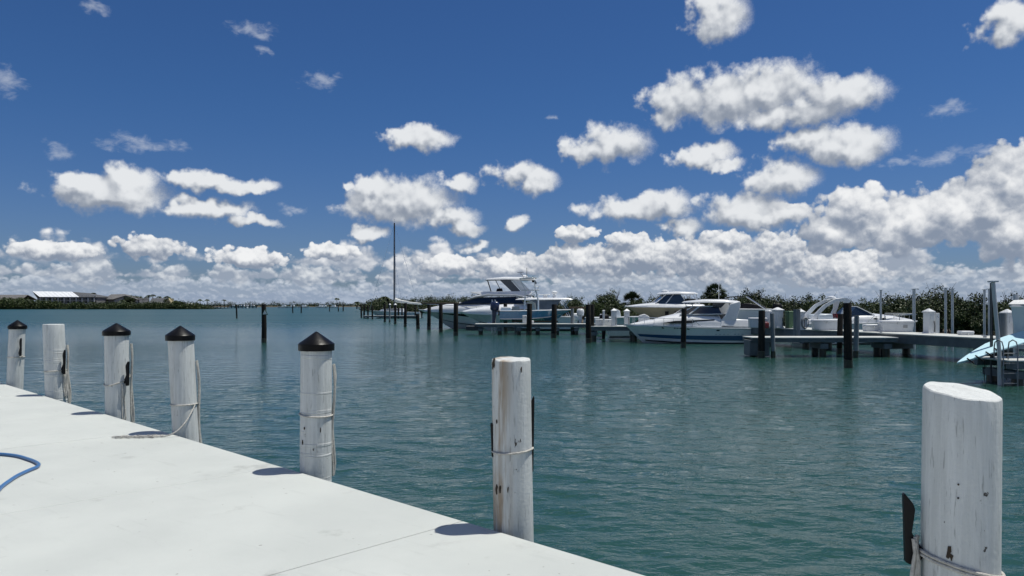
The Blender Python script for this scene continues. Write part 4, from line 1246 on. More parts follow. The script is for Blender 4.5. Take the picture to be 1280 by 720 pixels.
for sd in (1, -1):
    for x0, x1 in ((-0.95, -0.85), (0.15, -0.05)):
        tw.append(MB().tube([(x0, sd * .55, 0.55), (x0 * 0.95, sd * .52, 1.5), (x1, sd * .48, 2.25)], 0.05, 6).build('tower_leg', WHITE, b))
    MB().tube([(-0.92, sd * .5, 1.45), (0.08, sd * .5, 1.55)], 0.022, 6).build('tower_brace', WHITE, b)
    MB().tube([(-0.9, sd * .48, 1.6), (-0.02, sd * .48, 2.2)], 0.022, 6).build('tower_brace', WHITE, b)
    MB().tube([(-0.85, sd * .48, 2.3), (-1.2, sd * .46, 2.95), (-1.25, sd * .44, 3.12)], 0.034, 6).build('tower_leg', WHITE, b)
    MB().tube([(-0.1, sd * .48, 2.3), (-0.15, sd * .46, 3.12)], 0.034, 6).build('tower_leg', WHITE, b)
    MB().tube([(0.1, sd * .48, 2.3), (0.15, sd * .5, 2.55), (-0.1, sd * .5, 2.62), (-0.35, sd * .5, 2.4)], 0.02, 6).build('tower_rail', WHITE, b)
MB().box((-0.45, 0, 2.27), (1.35, 1.15, 0.06)).build('tower_platform', SILVER, b, bevel=0.015)
MB().slab([(0.0, 3.17, .5), (0.02, 3.24, .55), (-0.7, 3.26, .6), (-1.35, 3.2, .55), (-1.3, 3.14, .5), (-0.7, 3.16, .58)]).build('tower_top', WHITE, b, bevel=0.015)
MB().box((-0.2, 0, 2.95), (0.3, 0.35, 0.14)).box((-0.05, 0.1, 2.83), (0.12, 0.2, 0.18)).build('tower_console', BLACK, b, bevel=0.02)
MB().tube([(-0.75, 0.1, 3.24), (-0.75, 0.1, 4.05)], 0.02, 6).build('antenna', BLACK, b)
MB().tube([(-1.0, -0.1, 3.24), (-1.15, -0.1, 3.5), (-1.3, -0.1, 3.55)], 0.02, 6).tube([(-1.5, -0.1, 3.66), (-1.0, -0.1, 3.68)], 0.02, 6).tube([(-1.2, -0.1, 3.55), (-1.2, -0.1, 3.68)], 0.015, 6).build('antenna', BLACK, b)
outboard(b, -2.95, 0, 0.62, NAVY, 1.12, 0.08)
for q, lb in ((615.2, 'thin white pole left beside the navy outboard'), (619, 'thin white pole right of the navy outboard')):
    o = thing('lift_pole', lb, 'post', (sx(q, 59.8), 59.8, 0), 0, 'white poles by the outboard')
    MB().tube([(0, 0, -1), (0, 0, 2.62)], 0.05, 8).build('pole', PEDW, o); MB().box((0, 0, 2.63), (0.12, 0.12, 0.03)).build('cap_plate', PEDW, o)
o = thing('boat_lift', 'boat lift cradle under the blue bay boat', 'boat lift', (sx(670, 58.8), 58.8, 0))
for q in (-1.6, 1.4):
    MB().box((q, 0, 0.80), (0.18, 3.0, 0.16)).build('cradle_beam', ALU, o)
    for sd in (1.45, -1.2): MB().tube([(q, sd, -1), (q, sd, 0.9)], 0.09, 8).build('post', GREYWOOD, o)
for sd in (0.55, -0.55): MB().box((-0.1, sd, 0.93), (3.6, 0.16, 0.12)).build('bunk', BROWNWOOD, o)

# --- sailing yacht in the distance
b = boat('distant sailing yacht with tall mast and furled white sail on boom', 493, 124, math.pi, cat='sailboat', name='sailing_yacht')
H = Hull(8.6, 2.7, 0.95, 1.25, 0.05, 0.5, 0.5, 1.2, 2.0, 0.6)
H.hull(PALEHULL, b)
H.band(-0.02, 0.08, 0.0, 0.95, BOTTOM, b, 'boot_top')
MB().slab([(2.6, 1.15, .4), (1.9, 1.45, .75), (-1.6, 1.55, .85), (-1.7, 0.95, .9), (1.5, 1.0, .9)]).build('cabin', WHITE, b, bevel=0.05)
glass_side(b, [(1.4, 1.25), (1.3, 1.38), (-1.0, 1.44), (-1.0, 1.25)], 0.86, 0.05, 'cabin_window')
MB().tube([(0, 0, 1.2), (0, 0, 8), (0, 0, 15.7)], [0.16, 0.15, 0.11], 10).build('mast', mat('dark_mast', (0.025, 0.022, 0.022), 0.4), b)
for z, w in ((5.6, 0.55), (10.2, 0.45)): MB().tube([(0, -w * 1.6, z), (0, 0, z + 0.05), (0, w * 1.6, z)], 0.035, 6).tube([(-0.5, w, z), (0, 0, z + 0.04)], 0.03, 6).build('spreader', CHROME, b)
MB().tube([(-0.1, 0, 3.0), (-1.0, 0, 2.75), (-2.5, 0, 2.5), (-4.4, 0, 2.35)], [0.34, 0.27, 0.2, 0.12], 10).build('furled_sail', SAILC, b)
MB().tube([(0, 0, 2.62), (-4.6, 0, 2.2)], 0.06, 8).build('boom', CHROME, b)
for p_, q_ in (((0, 0, 15.6), (4.1, 0, 1.3)), ((0, 0, 15.6), (-4.2, 0, 1.0)), ((0, 0, 15.5), (-0.2, 1.2, 1.1)), ((0, 0, 15.5), (-0.2, -1.2, 1.1)), ((0, 0, 10.2), (-1.6, 1.2, 1.05))):
    MB().tube([p_, q_], 0.016, 5).build('stay', CHROME, b)
MB().tube([(0, 0, 15.7), (0.0, 0, 16.4)], 0.015, 5).build('masthead_aerial', BLACK, b)
outboard(b, -4.3, 0.3, 0.85, BLACK, 0.9)

# --- tan hulled boat with hardtop, bow to the left
b = boat('tan hulled boat with white hardtop behind the cruiser bow', 845, 51.4, math.pi, name='hardtop_boat', z=0.95)
H = Hull(7.0, 2.6, 1.12, 1.20, 0.1, 0.6, 0.35, 1.0, 2.3, 1.0)
H.hull(TAN, b)
H.rub(WHITE, b, 0.06, 0.99)
dome([(3.3, 1.15, 1.24, .25), (2.4, 1.14, 1.36, .75), (1.4, 1.12, 1.46, 1.05), (-0.4, 1.10, 1.44, 1.18), (-1.7, 1.08, 1.34, 1.2)], 12, 0.6, 0.7).build('foredeck', WHITE, b, smooth=50)
MB().slab([(1.55, 1.38, .8), (0.85, 1.98, .75), (-0.1, 2.02, .9), (-0.5, 1.35, 1.0)]).build('windscreen', CLEAR, b)
mb = MB()
for sd in (1, -1):
    mb.tube([(1.58, sd * .82, 1.38), (0.85, sd * .77, 2.0)], 0.035, 6).tube([(0.9, sd * .9, 1.36), (0.35, sd * .8, 2.0)], 0.035, 6)
    mb.tube([(-0.4, sd * .95, 1.3), (-0.25, sd * .9, 2.0)], 0.025, 6).tube([(-1.1, sd * .95, 1.2), (-1.2, sd * .9, 2.0)], 0.025, 6).tube([(-1.5, sd * .95, 1.2), (-0.9, sd * .9, 2.0)], 0.02, 6)
mb.build('hardtop_frame', WHITE, b)
dome([(1.25, 2.0, 2.04, .7), (1.1, 2.0, 2.14, .9), (0.0, 2.02, 2.22, 1.0), (-1.1, 2.02, 2.18, 1.0), (-1.3, 2.02, 2.08, .9)], 12, 0.6, 0.6).build('hardtop', WHITE, b, smooth=50)
MB().lathe([(.2, 0), (.25, .05), (.25, .15), (.1, .21), (0, .215)], 14, (0.75, 0, 2.12)).build('radar_dome', WHITE, b)
MB().box((-1.0, 0, 1.45), (0.6, 1.0, 0.5)).build('helm_seat', CANVASB, b, bevel=0.05)
for x in (0.9, 0.25): MB().box((x, 1.31, 0.72), (0.24, 0.03, 0.28)).build('hull_port', BLACK, b)
o = thing('boat_lift', 'lift cradle under the tan hulled boat', 'boat lift', (sx(845, 51.4), 51.4, 0))
for q in (-2.0, 1.6):
    MB().box((q, 0, 0.70), (0.16, 3.4, 0.14)).build('cradle_beam', ALU, o)
    for sd in (1.6, -1.6): MB().tube([(q, sd, -1), (q, sd, 1.3)], 0.1, 8).build('post', WETWOOD, o)

# --- small boat with black bimini, stern towards the right
b = boat('pale grey hulled boat with black bimini behind the cruiser stern', 912, 51.0, math.pi - 0.35, name='bimini_boat', z=0.9)
H = Hull(5.4, 2.3, 1.05, 1.12, 0.05, 0.5, 0.3, 0.9, 2.3, 0.9)
H.hull(PALEHULL, b)
H.rub(WHITE, b, 0.05, 0.99)
MB().slab([(2.5, 1.12, .2), (1.4, 1.25, .65), (0.4, 1.3, .9), (0.3, 1.08, 1.0)]).build('foredeck', WHITE, b, bevel=0.04)
MB().slab([(0.6, 1.12, .9), (0.35, 1.42, .88), (-1.2, 1.46, .9), (-2.2, 1.28, .9), (-2.4, 1.08, .95)]).build('cockpit_cover', CANVASB, b, bevel=0.05)
MB().slab([(0.25, 1.78, .8), (0.0, 1.90, .85), (-0.9, 1.93, .9), (-1.15, 1.90, .88), (-0.9, 1.89, .88), (0.0, 1.85, .82)]).build('bimini', CANVASB, b, bevel=0.02)
for sd in (1, -1):
    MB().tube([(-1.1, sd * .88, 1.9), (-1.9, sd * .95, 1.35), (-2.35, sd * .95, 1.05)], 0.035, 6).build('bimini_bow', CHROME, b)
    MB().tube([(0.2, sd * .8, 1.8), (-0.5, sd * .95, 1.1)], 0.02, 6).build('bimini_bow', CHROME, b)
outboard(b, -2.75, 0, 0.8, BLACK, 1.0)
o = thing('boat_lift', 'lift cradle under the boat with black bimini', 'boat lift', (sx(916, 51.0), 51.0, 0), -0.35)
for q in (-1.5, 1.3):
    MB().box((q, 0, 0.64), (0.16, 3.0, 0.14)).build('cradle_beam', ALU, o)
    for sd in (1.4, -1.4): MB().tube([(q, sd, -1), (q, sd, 1.2)], 0.1, 8).build('post', WETWOOD, o)

# --- white boat with the open radar arch, bow to the right
b = boat('white cruiser with looped white radar arch behind the long dock', 1072, 43.3, 0.0, name='arch_cruiser')
H = Hull(6.9, 2.4, 1.18, 1.32, 0.05, 0.5, 0.35, 1.0, 2.3, 0.9)
H.hull(WHITE, b)
H.rub(SILVER, b, 0.03, 0.99)
dome([(3.3, 1.26, 1.36, .2), (2.6, 1.24, 1.50, .6), (1.7, 1.22, 1.66, .86), (0.6, 1.2, 1.78, 1.04), (-0.5, 1.18, 1.80, 1.1), (-0.9, 1.18, 1.72, 1.1)], 14, 0.65, 0.7).build('foredeck', WHITE, b, smooth=50)
for x in (0.55, 1.05):
    for sd in (1, -1):
        MB().lathe([(0, -.02), (.07, -.02), (.07, .02), (0, .02)], 12).build('porthole', BLACK, b).matrix_local = Matrix.Translation((x, sd * (1.0 - 0.10 * (x - 0.5)), 1.46)) @ Matrix.Rotation(R(90), 4, 'X') @ Matrix.Diagonal((1.7, 0.8, 1, 1))
MB().slab([(0.55, 1.66, .8), (-0.4, 2.12, .78), (-0.5, 2.12, .8), (-0.9, 1.66, 1.0)]).build('windscreen', CLEAR, b)
MB().tube([(0.58, .84, 1.67), (-0.4, .8, 2.15), (-0.4, -.8, 2.15), (0.58, -.84, 1.67)], 0.025, 6).build('windscreen_frame', WHITE, b)
for sd in (1, -1):
    outer = [(-3.15, 1.2), (-2.75, 1.75), (-2.25, 2.25), (-1.6, 2.58), (-0.95, 2.66), (-0.75, 2.55), (-0.85, 2.1), (-1.25, 1.2)]
    inner = [(-2.75, 1.32), (-2.5, 1.70), (-2.1, 2.12), (-1.55, 2.42), (-1.12, 2.46), (-1.10, 2.1), (-1.45, 1.32)]
    rings = []
    def lerp_path(P, n):
        P = [Vector((a, c)) for a, c in P]; d = [0]
        for i in range(1, len(P)): d.append(d[-1] + (P[i] - P[i - 1]).length)
        out = []
        for k in range(n):
            s_ = d[-1] * k / (n - 1); i = max(j for j in range(len(d)) if d[j] <= s_ + 1e-9); i = min(i, len(P) - 2)
            out.append(P[i].lerp(P[i + 1], (s_ - d[i]) / (d[i + 1] - d[i])))
        return out
    A1, B1 = lerp_path(outer, 26), lerp_path(inner, 26)
    MB().loft([[(p.x, sd * 0.72, p.y), (q.x, sd * 0.72, q.y), (q.x, sd * .62, q.y), (p.x, sd * .62, p.y)] for p, q in zip(A1, B1)]).build('radar_arch', WHITE, b, smooth=50)
MB().slab([(-0.85, 2.56, .63), (-0.95, 2.64, .63), (-1.6, 2.56, .63), (-1.5, 2.48, .63)]).build('arch_bridge', WHITE, b, bevel=0.02)
MB().lathe([(.18, 0), (.24, .05), (.22, .13), (.08, .18), (0, .185)], 14, (-1.5, 0, 2.58)).build('radar_dome', WHITE, b)
MB().slab([(-0.7, 1.18, 1.1), (-0.8, 1.45, 1.1), (-3.2, 1.42, 1.05), (-3.4, 1.15, 1.05)]).build('cockpit_coaming', WHITE, b, bevel=0.05)
MB().slab([(-1.7, 1.40, .8), (-1.8, 1.75, .8), (-2.6, 1.70, .8), (-2.6, 1.40, .8)]).build('helm_seat', PALEHULL, b, bevel=0.06)
H.rail(0.5, 0.995, 0.38, b, 6, 0.014)
mb = MB(); mb.box((-1.25, 0, 1.62), (0.2, 0.5, 0.25)); mb.build('cushion', MATS['red_plastic'], b, bevel=0.03)

# --- white boat at the right edge, on a lift, its bow to the left
b = boat('white hulled boat on a lift, cut off by the right edge', 1388, 22.6, math.pi, name='lifted_boat', z=1.16)
H = Hull(6.0, 2.4, 1.05, 1.10, 0.0, 0.12, 0.10, 0.12, 4.5, 0.2)
H.hull(PALEHULL, b)
H.rub(WHITE, b, 0.035, 0.97)
MB().slab([(2.9, 1.12, .4), (2.5, 1.26, .7), (0.5, 1.36, 1.0), (-2.6, 1.3, 1.05), (-2.8, 1.05, 1.1), (2.0, 1.05, 1.0)]).build('boat_cover', mat('white_canvas', (0.68, 0.69, 0.68), 0.85, var=0.1, vscale=2, bump=0.3, bscale=5), b, bevel=0.08, seg=3)
MB().tube([(2.6, 1.05, 0.9), (2.75, 1.1, 0.5), (2.3, 1.1, 0.1)], 0.014, 6).build('cover_strap', ROPE, b)
o = thing('boat_lift', 'lift cradle under the boat at the right edge', 'boat lift', (sx(1400, 22.6), 22.6, 0))
for q in (-2.2, 0.6):
    MB().box((q, 0, 0.95), (0.16, 3.0, 0.14)).build('cradle_beam', ALU, o)
    for sd in (1.4, -1.3): MB().tube([(q, sd, -1), (q, sd, 2.6)], 0.08, 8).build('post', ALU, o)

# --- open skiff with white outboard beyond the finger pier
b = boat('open white skiff with white outboard beyond the double piles', 768, 58.6, 0.0, name='open_skiff', z=0.62)
b['group'] = 'open skiffs'
H = Hull(4.7, 1.9, 0.62, 0.72, 0.0, 0.4, 0.2, 0.6, 2.3, 0.8)
H.hull(PALEHULL, b)
H.rub(WHITE, b, 0.04, 0.98)
MB().slab([(0.5, 0.5, .3), (0.4, 1.15, .28), (0.1, 1.3, .28), (-0.2, 1.2, .28), (-0.25, 0.5, .3)]).build('console', WHITE, b, bevel=0.03)
MB().slab([(-0.6, 0.5, .4), (-0.6, 0.85, .4), (-1.1, 0.9, .4), (-1.1, 0.5, .4)]).build('seat', WHITE, b, bevel=0.05)
outboard(b, -2.4, 0, 0.72, WHITE, 0.9, 0.05)
b = boat('second white skiff moored between the pedestals and tan boat', 801, 48.9, 0.0, name='open_skiff', z=0.25)
b['group'] = 'open skiffs'
H = Hull(4.2, 1.8, 0.62, 0.7, 0.0, 0.4, 0.2, 0.6, 2.3, 0.8)
H.hull(WHITE, b); H.rub(SILVER, b, 0.04, 0.98)
MB().slab([(0.6, 0.5, .3), (0.5, 1.25, .28), (0.2, 1.4, .28), (-0.1, 1.3, .28), (-0.15, 0.5, .3)]).build('console', WHITE, b, bevel=0.03)
outboard(b, -2.1, 0, 0.72, BLACK, 1.0, 0.05)

# ---------------------------------------------------------------- land and vegetation
LEAF = []


def leaf_mat(name, c1, c2):
    m, n, b, p = nodes_of(name)
    oi = n.nodes.new('ShaderNodeObjectInfo')
    f = noise(n, p, 2.2, 3, 0.6).step(0.3, 0.7)
    k = X(n, oi.outputs['Random']) * 0.5 + 0.75
    col = mixc(n, f, c1, c2)
    kk = n.nodes.new('ShaderNodeCombineColor')
    for i in range(3): n.links.new(k.k, kk.inputs[i])
    n.links.new(mixc(n, 1.0, col, X(n, kk.outputs[0]), 'MULTIPLY').k, b.inputs['Base Color'])
    b.inputs['Roughness'].default_value = 0.5
    b.inputs['Specular IOR Level'].default_value = 0.3
    return m


L_DARK = leaf_mat('mangrove_leaf', (0.020, 0.038, 0.011), (0.065, 0.088, 0.026))
L_FAR = leaf_mat('shore_leaf', (0.022, 0.040, 0.012), (0.058, 0.075, 0.020))
L_PALM = leaf_mat('palm_leaf', (0.028, 0.045, 0.017), (0.065, 0.085, 0.033))
BARK = mat('grey_bark', (0.10, 0.085, 0.07), 0.9, var=0.4, vscale=6, bump=0.4)
LAND = mat('shore_soil', (0.12, 0.10, 0.07), 0.95, var=0.4, vscale=0.4)


def leaves(blobs_, n, size, seed, fill=0.35):
    """Leaf quads scattered through ellipsoids [(x, y, z, rx, ry, rz)], denser near their skins, in sprigs."""
    g = np.random.default_rng(seed)
    vol = np.array([b[3] * b[4] * b[5] for b in blobs_]) ** 0.75; vol /= vol.sum()
    ns = n // 5
    idx = g.choice(len(blobs_), ns, p=vol)
    B = np.array(blobs_)[idx]
    d = g.normal(size=(ns, 3)); d /= np.linalg.norm(d, axis=1)[:, None]
    rad = (fill + (1 - fill) * g.random(ns) ** 0.6) * (0.85 + 0.22 * g.random(ns))
    c = B[:, :3] + d * rad[:, None] * B[:, 3:]
    c = np.repeat(c, 5, 0) + g.normal(size=(ns * 5, 3)) * size * 0.9
    m = len(c)
    a = g.normal(size=(m, 3)); a /= np.linalg.norm(a, axis=1)[:, None]
    b = g.normal(size=(m, 3)); b -= a * (a * b).sum(1)[:, None]; b /= np.linalg.norm(b, axis=1)[:, None]
    s = size * (0.6 + 0.8 * g.random(m))[:, None]
    v = np.stack([c - a * s * 0.55, c + b * s * 0.27, c + a * s * 0.55, c - b * s * 0.27], 1).reshape(-1, 3)
    return v.astype(np.float32)


def quad_mesh(name, v, m):
    me = bpy.data.meshes.new(name); nf = len(v) // 4
    me.vertices.add(len(v)); me.vertices.foreach_set('co', v.ravel())
    me.loops.add(len(v)); me.loops.foreach_set('vertex_index', np.arange(len(v), dtype=np.int32))
    me.polygons.add(nf); me.polygons.foreach_set('loop_start', np.arange(nf, dtype=np.int32) * 4)
    me.update(); me.materials.append(m)
    return me


def mangrove_parts(seed, h=3.2, w=2.2, n=5200, size=0.17, bare=0):
    g = random.Random(seed)
    bl = []
    wood = MB()
    for k in range(g.randint(9, 12)):
        a = g.random() * 6.28; r = w * 0.62 * g.random() ** 0.5
        z = h * (0.25 + 0.55 * g.random()); rr = w * (0.26 + 0.2 * g.random())
        x, y = r * math.cos(a), r * math.sin(a)
        bl.append((x, y, z, rr, rr, rr * (0.6 + 0.3 * g.random())))
        wood.tube([(x * 0.15, y * 0.15, 0), (x * 0.4, y * 0.4, z * 0.45), (x, y, z)], [0.07, 0.05, 0.02], 5)
    for k in range(5):          # sprigs that break the outline
        a = g.random() * 6.28; r = w * 0.5 * g.random()
        x, y, z = r * math.cos(a), r * math.sin(a), h * (0.85 + 0.22 * g.random())
        bl.append((x, y, z, 0.25 * w / 2, 0.25 * w / 2, 0.3))
        wood.tube([(x * 0.4, y * 0.4, h * 0.4), (x, y, z)], [0.04, 0.01], 4)
    for k in range(bare):
        a = g.random() * 6.28; r = w * (0.3 + 0.5 * g.random())
        x, y, z = r * math.cos(a), r * math.sin(a), h * (0.95 + 0.3 * g.random())
        q = (x * 0.5, y * 0.5, z * 0.7)
        wood.tube([(0, 0, h * 0.3), q, (x, y, z)], [0.045, 0.03, 0.008], 4)
        for j in range(3): wood.tube([q, (q[0] + g.uniform(-.5, .5), q[1] + g.uniform(-.5, .5), q[2] + g.uniform(.3, .8))], [0.018, 0.005], 4)
    return quad_mesh('crown', leaves(bl, n, size, seed, 0.3), L_DARK), wood.mesh('trunk', BARK)


KINDS = [mangrove_parts(s, bare=b_) for s, b_ in ((1, 0), (2, 2), (3, 4), (4, 0), (5, 6), (6, 1))]
PLACED = []
place_rng = random.Random(77)


def mangrove(x, y, s, k, label, zs=1.0, z0=0.3):
    o = thing('mangrove_tree', label, 'tree', (x, y, z0), place_rng.random() * 6.28, 'mangroves along the shore')
    o.scale = (s, s, s * zs)
    link('crown', KINDS[k][0], o); link('trunk', KINDS[k][1], o)


# shore behind the docks on the right
SHORE = [(1.5, 75), (8, 71), (14, 66), (19, 61), (23, 55), (26, 48), (28, 40), (30, 32), (34, 24), (60, 10)]


def land_mesh(name, front, back, z=0.35):
    mb = MB(); n = len(front)
    vs = [(x, y, -0.4) for x, y in front] + [(x + (0.0), y, z * 0.6) for x, y in [(a + (c - a) * 0.01, b + (d - b) * 0.01) for (a, b), (c, d) in zip(front, back)]] + [(x, y, z) for x, y in [(a + (c - a) * 0.06, b + (d - b) * 0.06) for (a, b), (c, d) in zip(front, back)]] + [(x, y, z + 0.1) for x, y in back]
    fs = []
    for r in range(3):
        for i in range(n - 1): fs.append((r * n + i, r * n + i + 1, (r + 1) * n + i + 1, (r + 1) * n + i))
    mb.add(vs, fs)
    o = mb.build(name, LAND, smooth=60)
    return tag(o, kind='structure')


land_mesh('mangrove_shore', SHORE, [(-10, 160), (20, 160), (60, 150), (90, 140), (110, 120), (120, 100), (130, 80), (140, 60), (150, 40), (160, 20)])


def shore_pt(u):
    i = min(int(u * (len(SHORE) - 2)), len(SHORE) - 3); f = u * (len(SHORE) - 2) - i
    a, b = SHORE[i], SHORE[i + 1]
    return a[0] + (b[0] - a[0]) * f, a[1] + (b[1] - a[1]) * f


side_words = ['left of the twin dark piles', 'behind the pier pedestals', 'behind the tan boat', 'behind the white cruiser', 'behind the green bin', 'behind the radar arch', 'behind the dock boxes', 'behind the lone pedestal', 'behind paired lift posts', 'near the right edge']
form_words = ['low dense', 'round', 'ragged twiggy', 'dense dark', 'bare branched', 'loose leafy']
spots = []
for row, (dn, sc) in enumerate(((1.2, 0.92), (4.0, 1.08), (7.0, 1.15))):
    N = (27, 27, 34)[row]
    for i in range(N):
        u = (i + 0.5 * row + place_rng.uniform(-.25, .25)) / N
        x, y = shore_pt(max(0, min(0.999, u)))
        x += dn * 0.55 + place_rng.uniform(-.5, .5); y += dn * 0.8 + place_rng.uniform(-.5, .5)
        if y < 20: continue
        col = 640 + 935 * x / y
        if col > 1300: continue
        s = sc * place_rng.uniform(0.66, 1.18) * (0.70 if y > 60 else (0.68 if y > 36 else 0.72))
        spots.append((col, row, x, y, s, place_rng.randrange(6)))
spots.sort()
seen = {}
for col, row, x, y, s, k in spots:
    w = max(0, min(9, int((col - 660) / 62)))
    seen.setdefault((w, row, k), []).append((x, y, s))
order = ['', 'leftmost ', 'second ', 'third ', 'fourth ', 'fifth ']
for (w, row, k), lst in seen.items():
    for n_, (x, y, s) in enumerate(lst):
        pre = '' if len(lst) == 1 else order[n_ + 1]
        mangrove(x, y, s, k, '%s%s %s mangrove %s' % (pre, form_words[k], ('front row', 'middle row', 'rear row')[row], side_words[w]), place_rng.uniform(0.85, 1.1))
mangrove(31.2, 41.5, 1.05, 3, 'tall dark tree cut off by the right edge', 1.25)
mangrove(32.6, 44.0, 1.1, 0, 'second tall dark tree behind the one at the right edge', 1.25)


def fan_palm(label, x, y, h, r, n=46, seed=1, z0=0.4, tr=0.16):
    g = random.Random(seed)
    o = thing('fan_palm', label, 'palm tree', (x, y, z0))
    MB().tube([(0, 0, -0.2), (0.06, 0, h * 0.5), (0.0, 0, h)], [tr * 1.25, tr, tr * 0.9], 10).build('trunk', BARK, o)
    mb = MB()
    for k in range(n):
        az = g.random() * 6.28; el = g.uniform(-0.75, 1.4)
        d = Vector((math.cos(az) * math.cos(el), math.sin(az) * math.cos(el), math.sin(el)))
        side = d.cross(Vector((0, 0, 1))).normalized(); up = side.cross(d)
        L = r * g.uniform(0.5, 0.62); c = Vector((0, 0, h)) + d * L
        mb.tube([(0, 0, h), tuple(c)], 0.014, 4)
        m = 11
        for j in range(m):
            a = (j / (m - 1) - 0.5) * 2.7
            tip = c + (d * math.cos(a) + side * math.sin(a)) * r * 0.48 + Vector((0, 0, -0.16 * r * abs(math.sin(a)) - 0.06 * r))
            w = (side * math.cos(a) - d * math.sin(a)) * 0.035 * r
            mid = c.lerp(tip, 0.5) + up * 0.02
            mb.add([c, mid + w, tip, mid - w], [(0, 1, 2, 3)])
    mb.build('crown', L_PALM, o, smooth=0, fix=False)


fan_palm('round headed fan palm above the white cruiser', sx(894, 66), 66, 2.8, 1.1, 62, 3)
fan_palm('low fan palm in the tree line behind the pedestals', sx(790, 76), 76, 2.1, 1.25, 70, 5)


def feather_palm(label, x, y, h, r, n=14, seed=1, z0=1.0, tr=0.2):
    g = random.Random(seed)
    o = thing('feather_palm', label, 'palm tree', (x, y, z0))
    MB().tube([(0, 0, -0.3), (0.1, 0, h * 0.5), (0, 0, h)], [tr * 1.3, tr, tr * 0.85], 8).build('trunk', BARK, o)
    mb = MB()
    for k in range(n):
        az = 6.283 * k / n + g.uniform(-.2, .2); el = g.uniform(0.35, 1.45)
        P_ = []
        for j in range(7):
            u = j / 6
            P_.append(Vector((math.cos(az) * math.cos(el) * r * u, math.sin(az) * math.cos(el) * r * u, h + math.sin(el) * r * u * 0.9 - 0.62 * r * u * u)))
        mb.tube([tuple(p) for p in P_], [0.05 * r / 3] * 6 + [0.01], 4)
        for j in range(1, 7):
            for f in (0.0, 0.33, 0.66):
                if j == 6 and f: continue
                p = P_[j].lerp(P_[min(j + 1, 6)], f); d = (P_[j] - P_[j - 1]).normalized(); sd = d.cross(Vector((0, 0, 1))).normalized()
                for sgn in (1, -1):
                    tip = p + sd * sgn * 0.30 * r + d * 0.16 * r - Vector((0, 0, 0.17 * r))
                    w = d * 0.05 * r
                    mb.add([p - w, p + w, tip], [(0, 1, 2)])
    mb.build('crown', L_PALM, o, smooth=0, fix=False)


# ---------------------------------------------------------------- far shores
land_mesh('left_shore', [(-420, 300), (-300, 320), (-230, 328), (-190, 332), (-160, 334), (-140, 338)], [(-520, 620), (-400, 620), (-330, 600), (-260, 560), (-200, 500), (-150, 400)], 0.9)
land_mesh('far_shore', [(-330, 470), (-260, 500), (-180, 560), (-130, 600), (-90, 560), (-60, 470), (-48, 330), (-44, 232), (-24, 198), (-10, 160), (-6, 130)],
          [(-400, 900), (-300, 900), (-220, 900), (-150, 900), (-90, 900), (-30, 800), (30, 700), (40, 500), (40, 400), (30, 300), (20, 200)], 0.7)


def hedge(name, label, line, h, w, step, n, size, seed, m=None, jag=0.35):
    g = random.Random(seed); bl = []
    for (x0, y0, h0), (x1, y1, h1) in zip(line, line[1:]):
        L = math.hypot(x1 - x0, y1 - y0)
        for k in range(max(1, int(L / step))):
            f = (k + g.random()) / max(1, int(L / step))
            hh = (h0 + (h1 - h0) * f) * g.uniform(1 - jag, 1 + jag * 0.6)
            r = w * g.uniform(0.7, 1.2)
            bl.append((x0 + (x1 - x0) * f, y0 + (y1 - y0) * f + g.uniform(0, w * 2), hh * 0.42, r, r, hh * 0.55))
    o = link(name, quad_mesh(name, leaves(bl, n, size, seed, 0.5), m or L_FAR))
    return tag(o, label, None, None, 'stuff')


hedge('shoreline_bushes', 'green bushes massed along the left shore', [(-300, 318, 4.6), (-238, 326, 5.0), (-222, 327, 4.8), (-205, 329, 3.3), (-190, 330, 2.7), (-170, 332, 2.7), (-150, 334, 3.0), (-143, 336, 2.8), (-138, 338, 1.2)], 1, 2.6, 0.9, 110000, 0.5, 4)
hedge('far_treeline', 'low tree line across the far side of the bay', [(-330, 480, 3.6), (-260, 508, 3.6), (-180, 566, 3.2), (-130, 606, 3.4), (-90, 566, 3.2), (-62, 474, 3.6), (-50, 334, 3.6), (-46, 240, 3.3)], 1, 4.0, 2.4, 50000, 0.6, 9, jag=0.55)
hedge('middle_treeline', 'bushy shore behind the distant sailboat', [(-46, 240, 3.2), (-30, 206, 3.6), (-23, 196, 4.0), (-10, 162, 3.6), (-5, 134, 3.3), (0, 120, 3.1), (3, 104, 3.0)], 1, 2.2, 1.1, 70000, 0.26, 14, jag=0.5)
feather_palm('ragged palm clump left of the sailboat mast foot', sx(480, 199), 199, 2.6, 2.6, 9, 3, 0.9)
feather_palm('second ragged palm close to the sailboat mast foot', sx(486, 200), 200, 2.0, 2.4, 9, 4, 0.9)
for px, y, h, r, lb in ((112.5, 362, 6.4, 3.0, 'tall palm left of the pair beside the white roofed house'), (117, 358, 6.6, 3.2, 'tall palm right of the pair beside the white roofed house'), (123.5, 352, 3.4, 2.2, 'short palm right of the white roofed house'),
                        (152.5, 345, 3.6, 2.0, 'short palm in front of the pale gabled house'), (186, 372, 6.0, 2.2, 'thin palm left above the dark roofed house'), (191, 378, 6.4, 2.2, 'thin palm over the dark roofed house'),
                        (199, 380, 5.6, 2.0, 'palm right above the dark roofed house'), (209, 372, 5.6, 2.2, 'palm by the tan gable end'), (219.5, 358, 3.4, 2.0, 'lone short palm right of the tan gable'),
                        (182, 366, 5.0, 2.0, 'leftmost thin palm behind the dark roofed house'),
                        (250, 470, 4.5, 2.4, 'far palm near the end of the left shore'), (259, 500, 4.6, 2.6, 'far palm above the long low pier'), (280, 510, 4.6, 2.4, 'lone far palm over the pier middle'), (421, 470, 5.2, 2.8, 'far palm on the distant shore near mid bay'), (446, 250, 2.6, 1.6, 'far palm just left of the sailboat slip')):
    feather_palm(lb, sx(px, y), y, h - 1.0, r, 11, int(px))
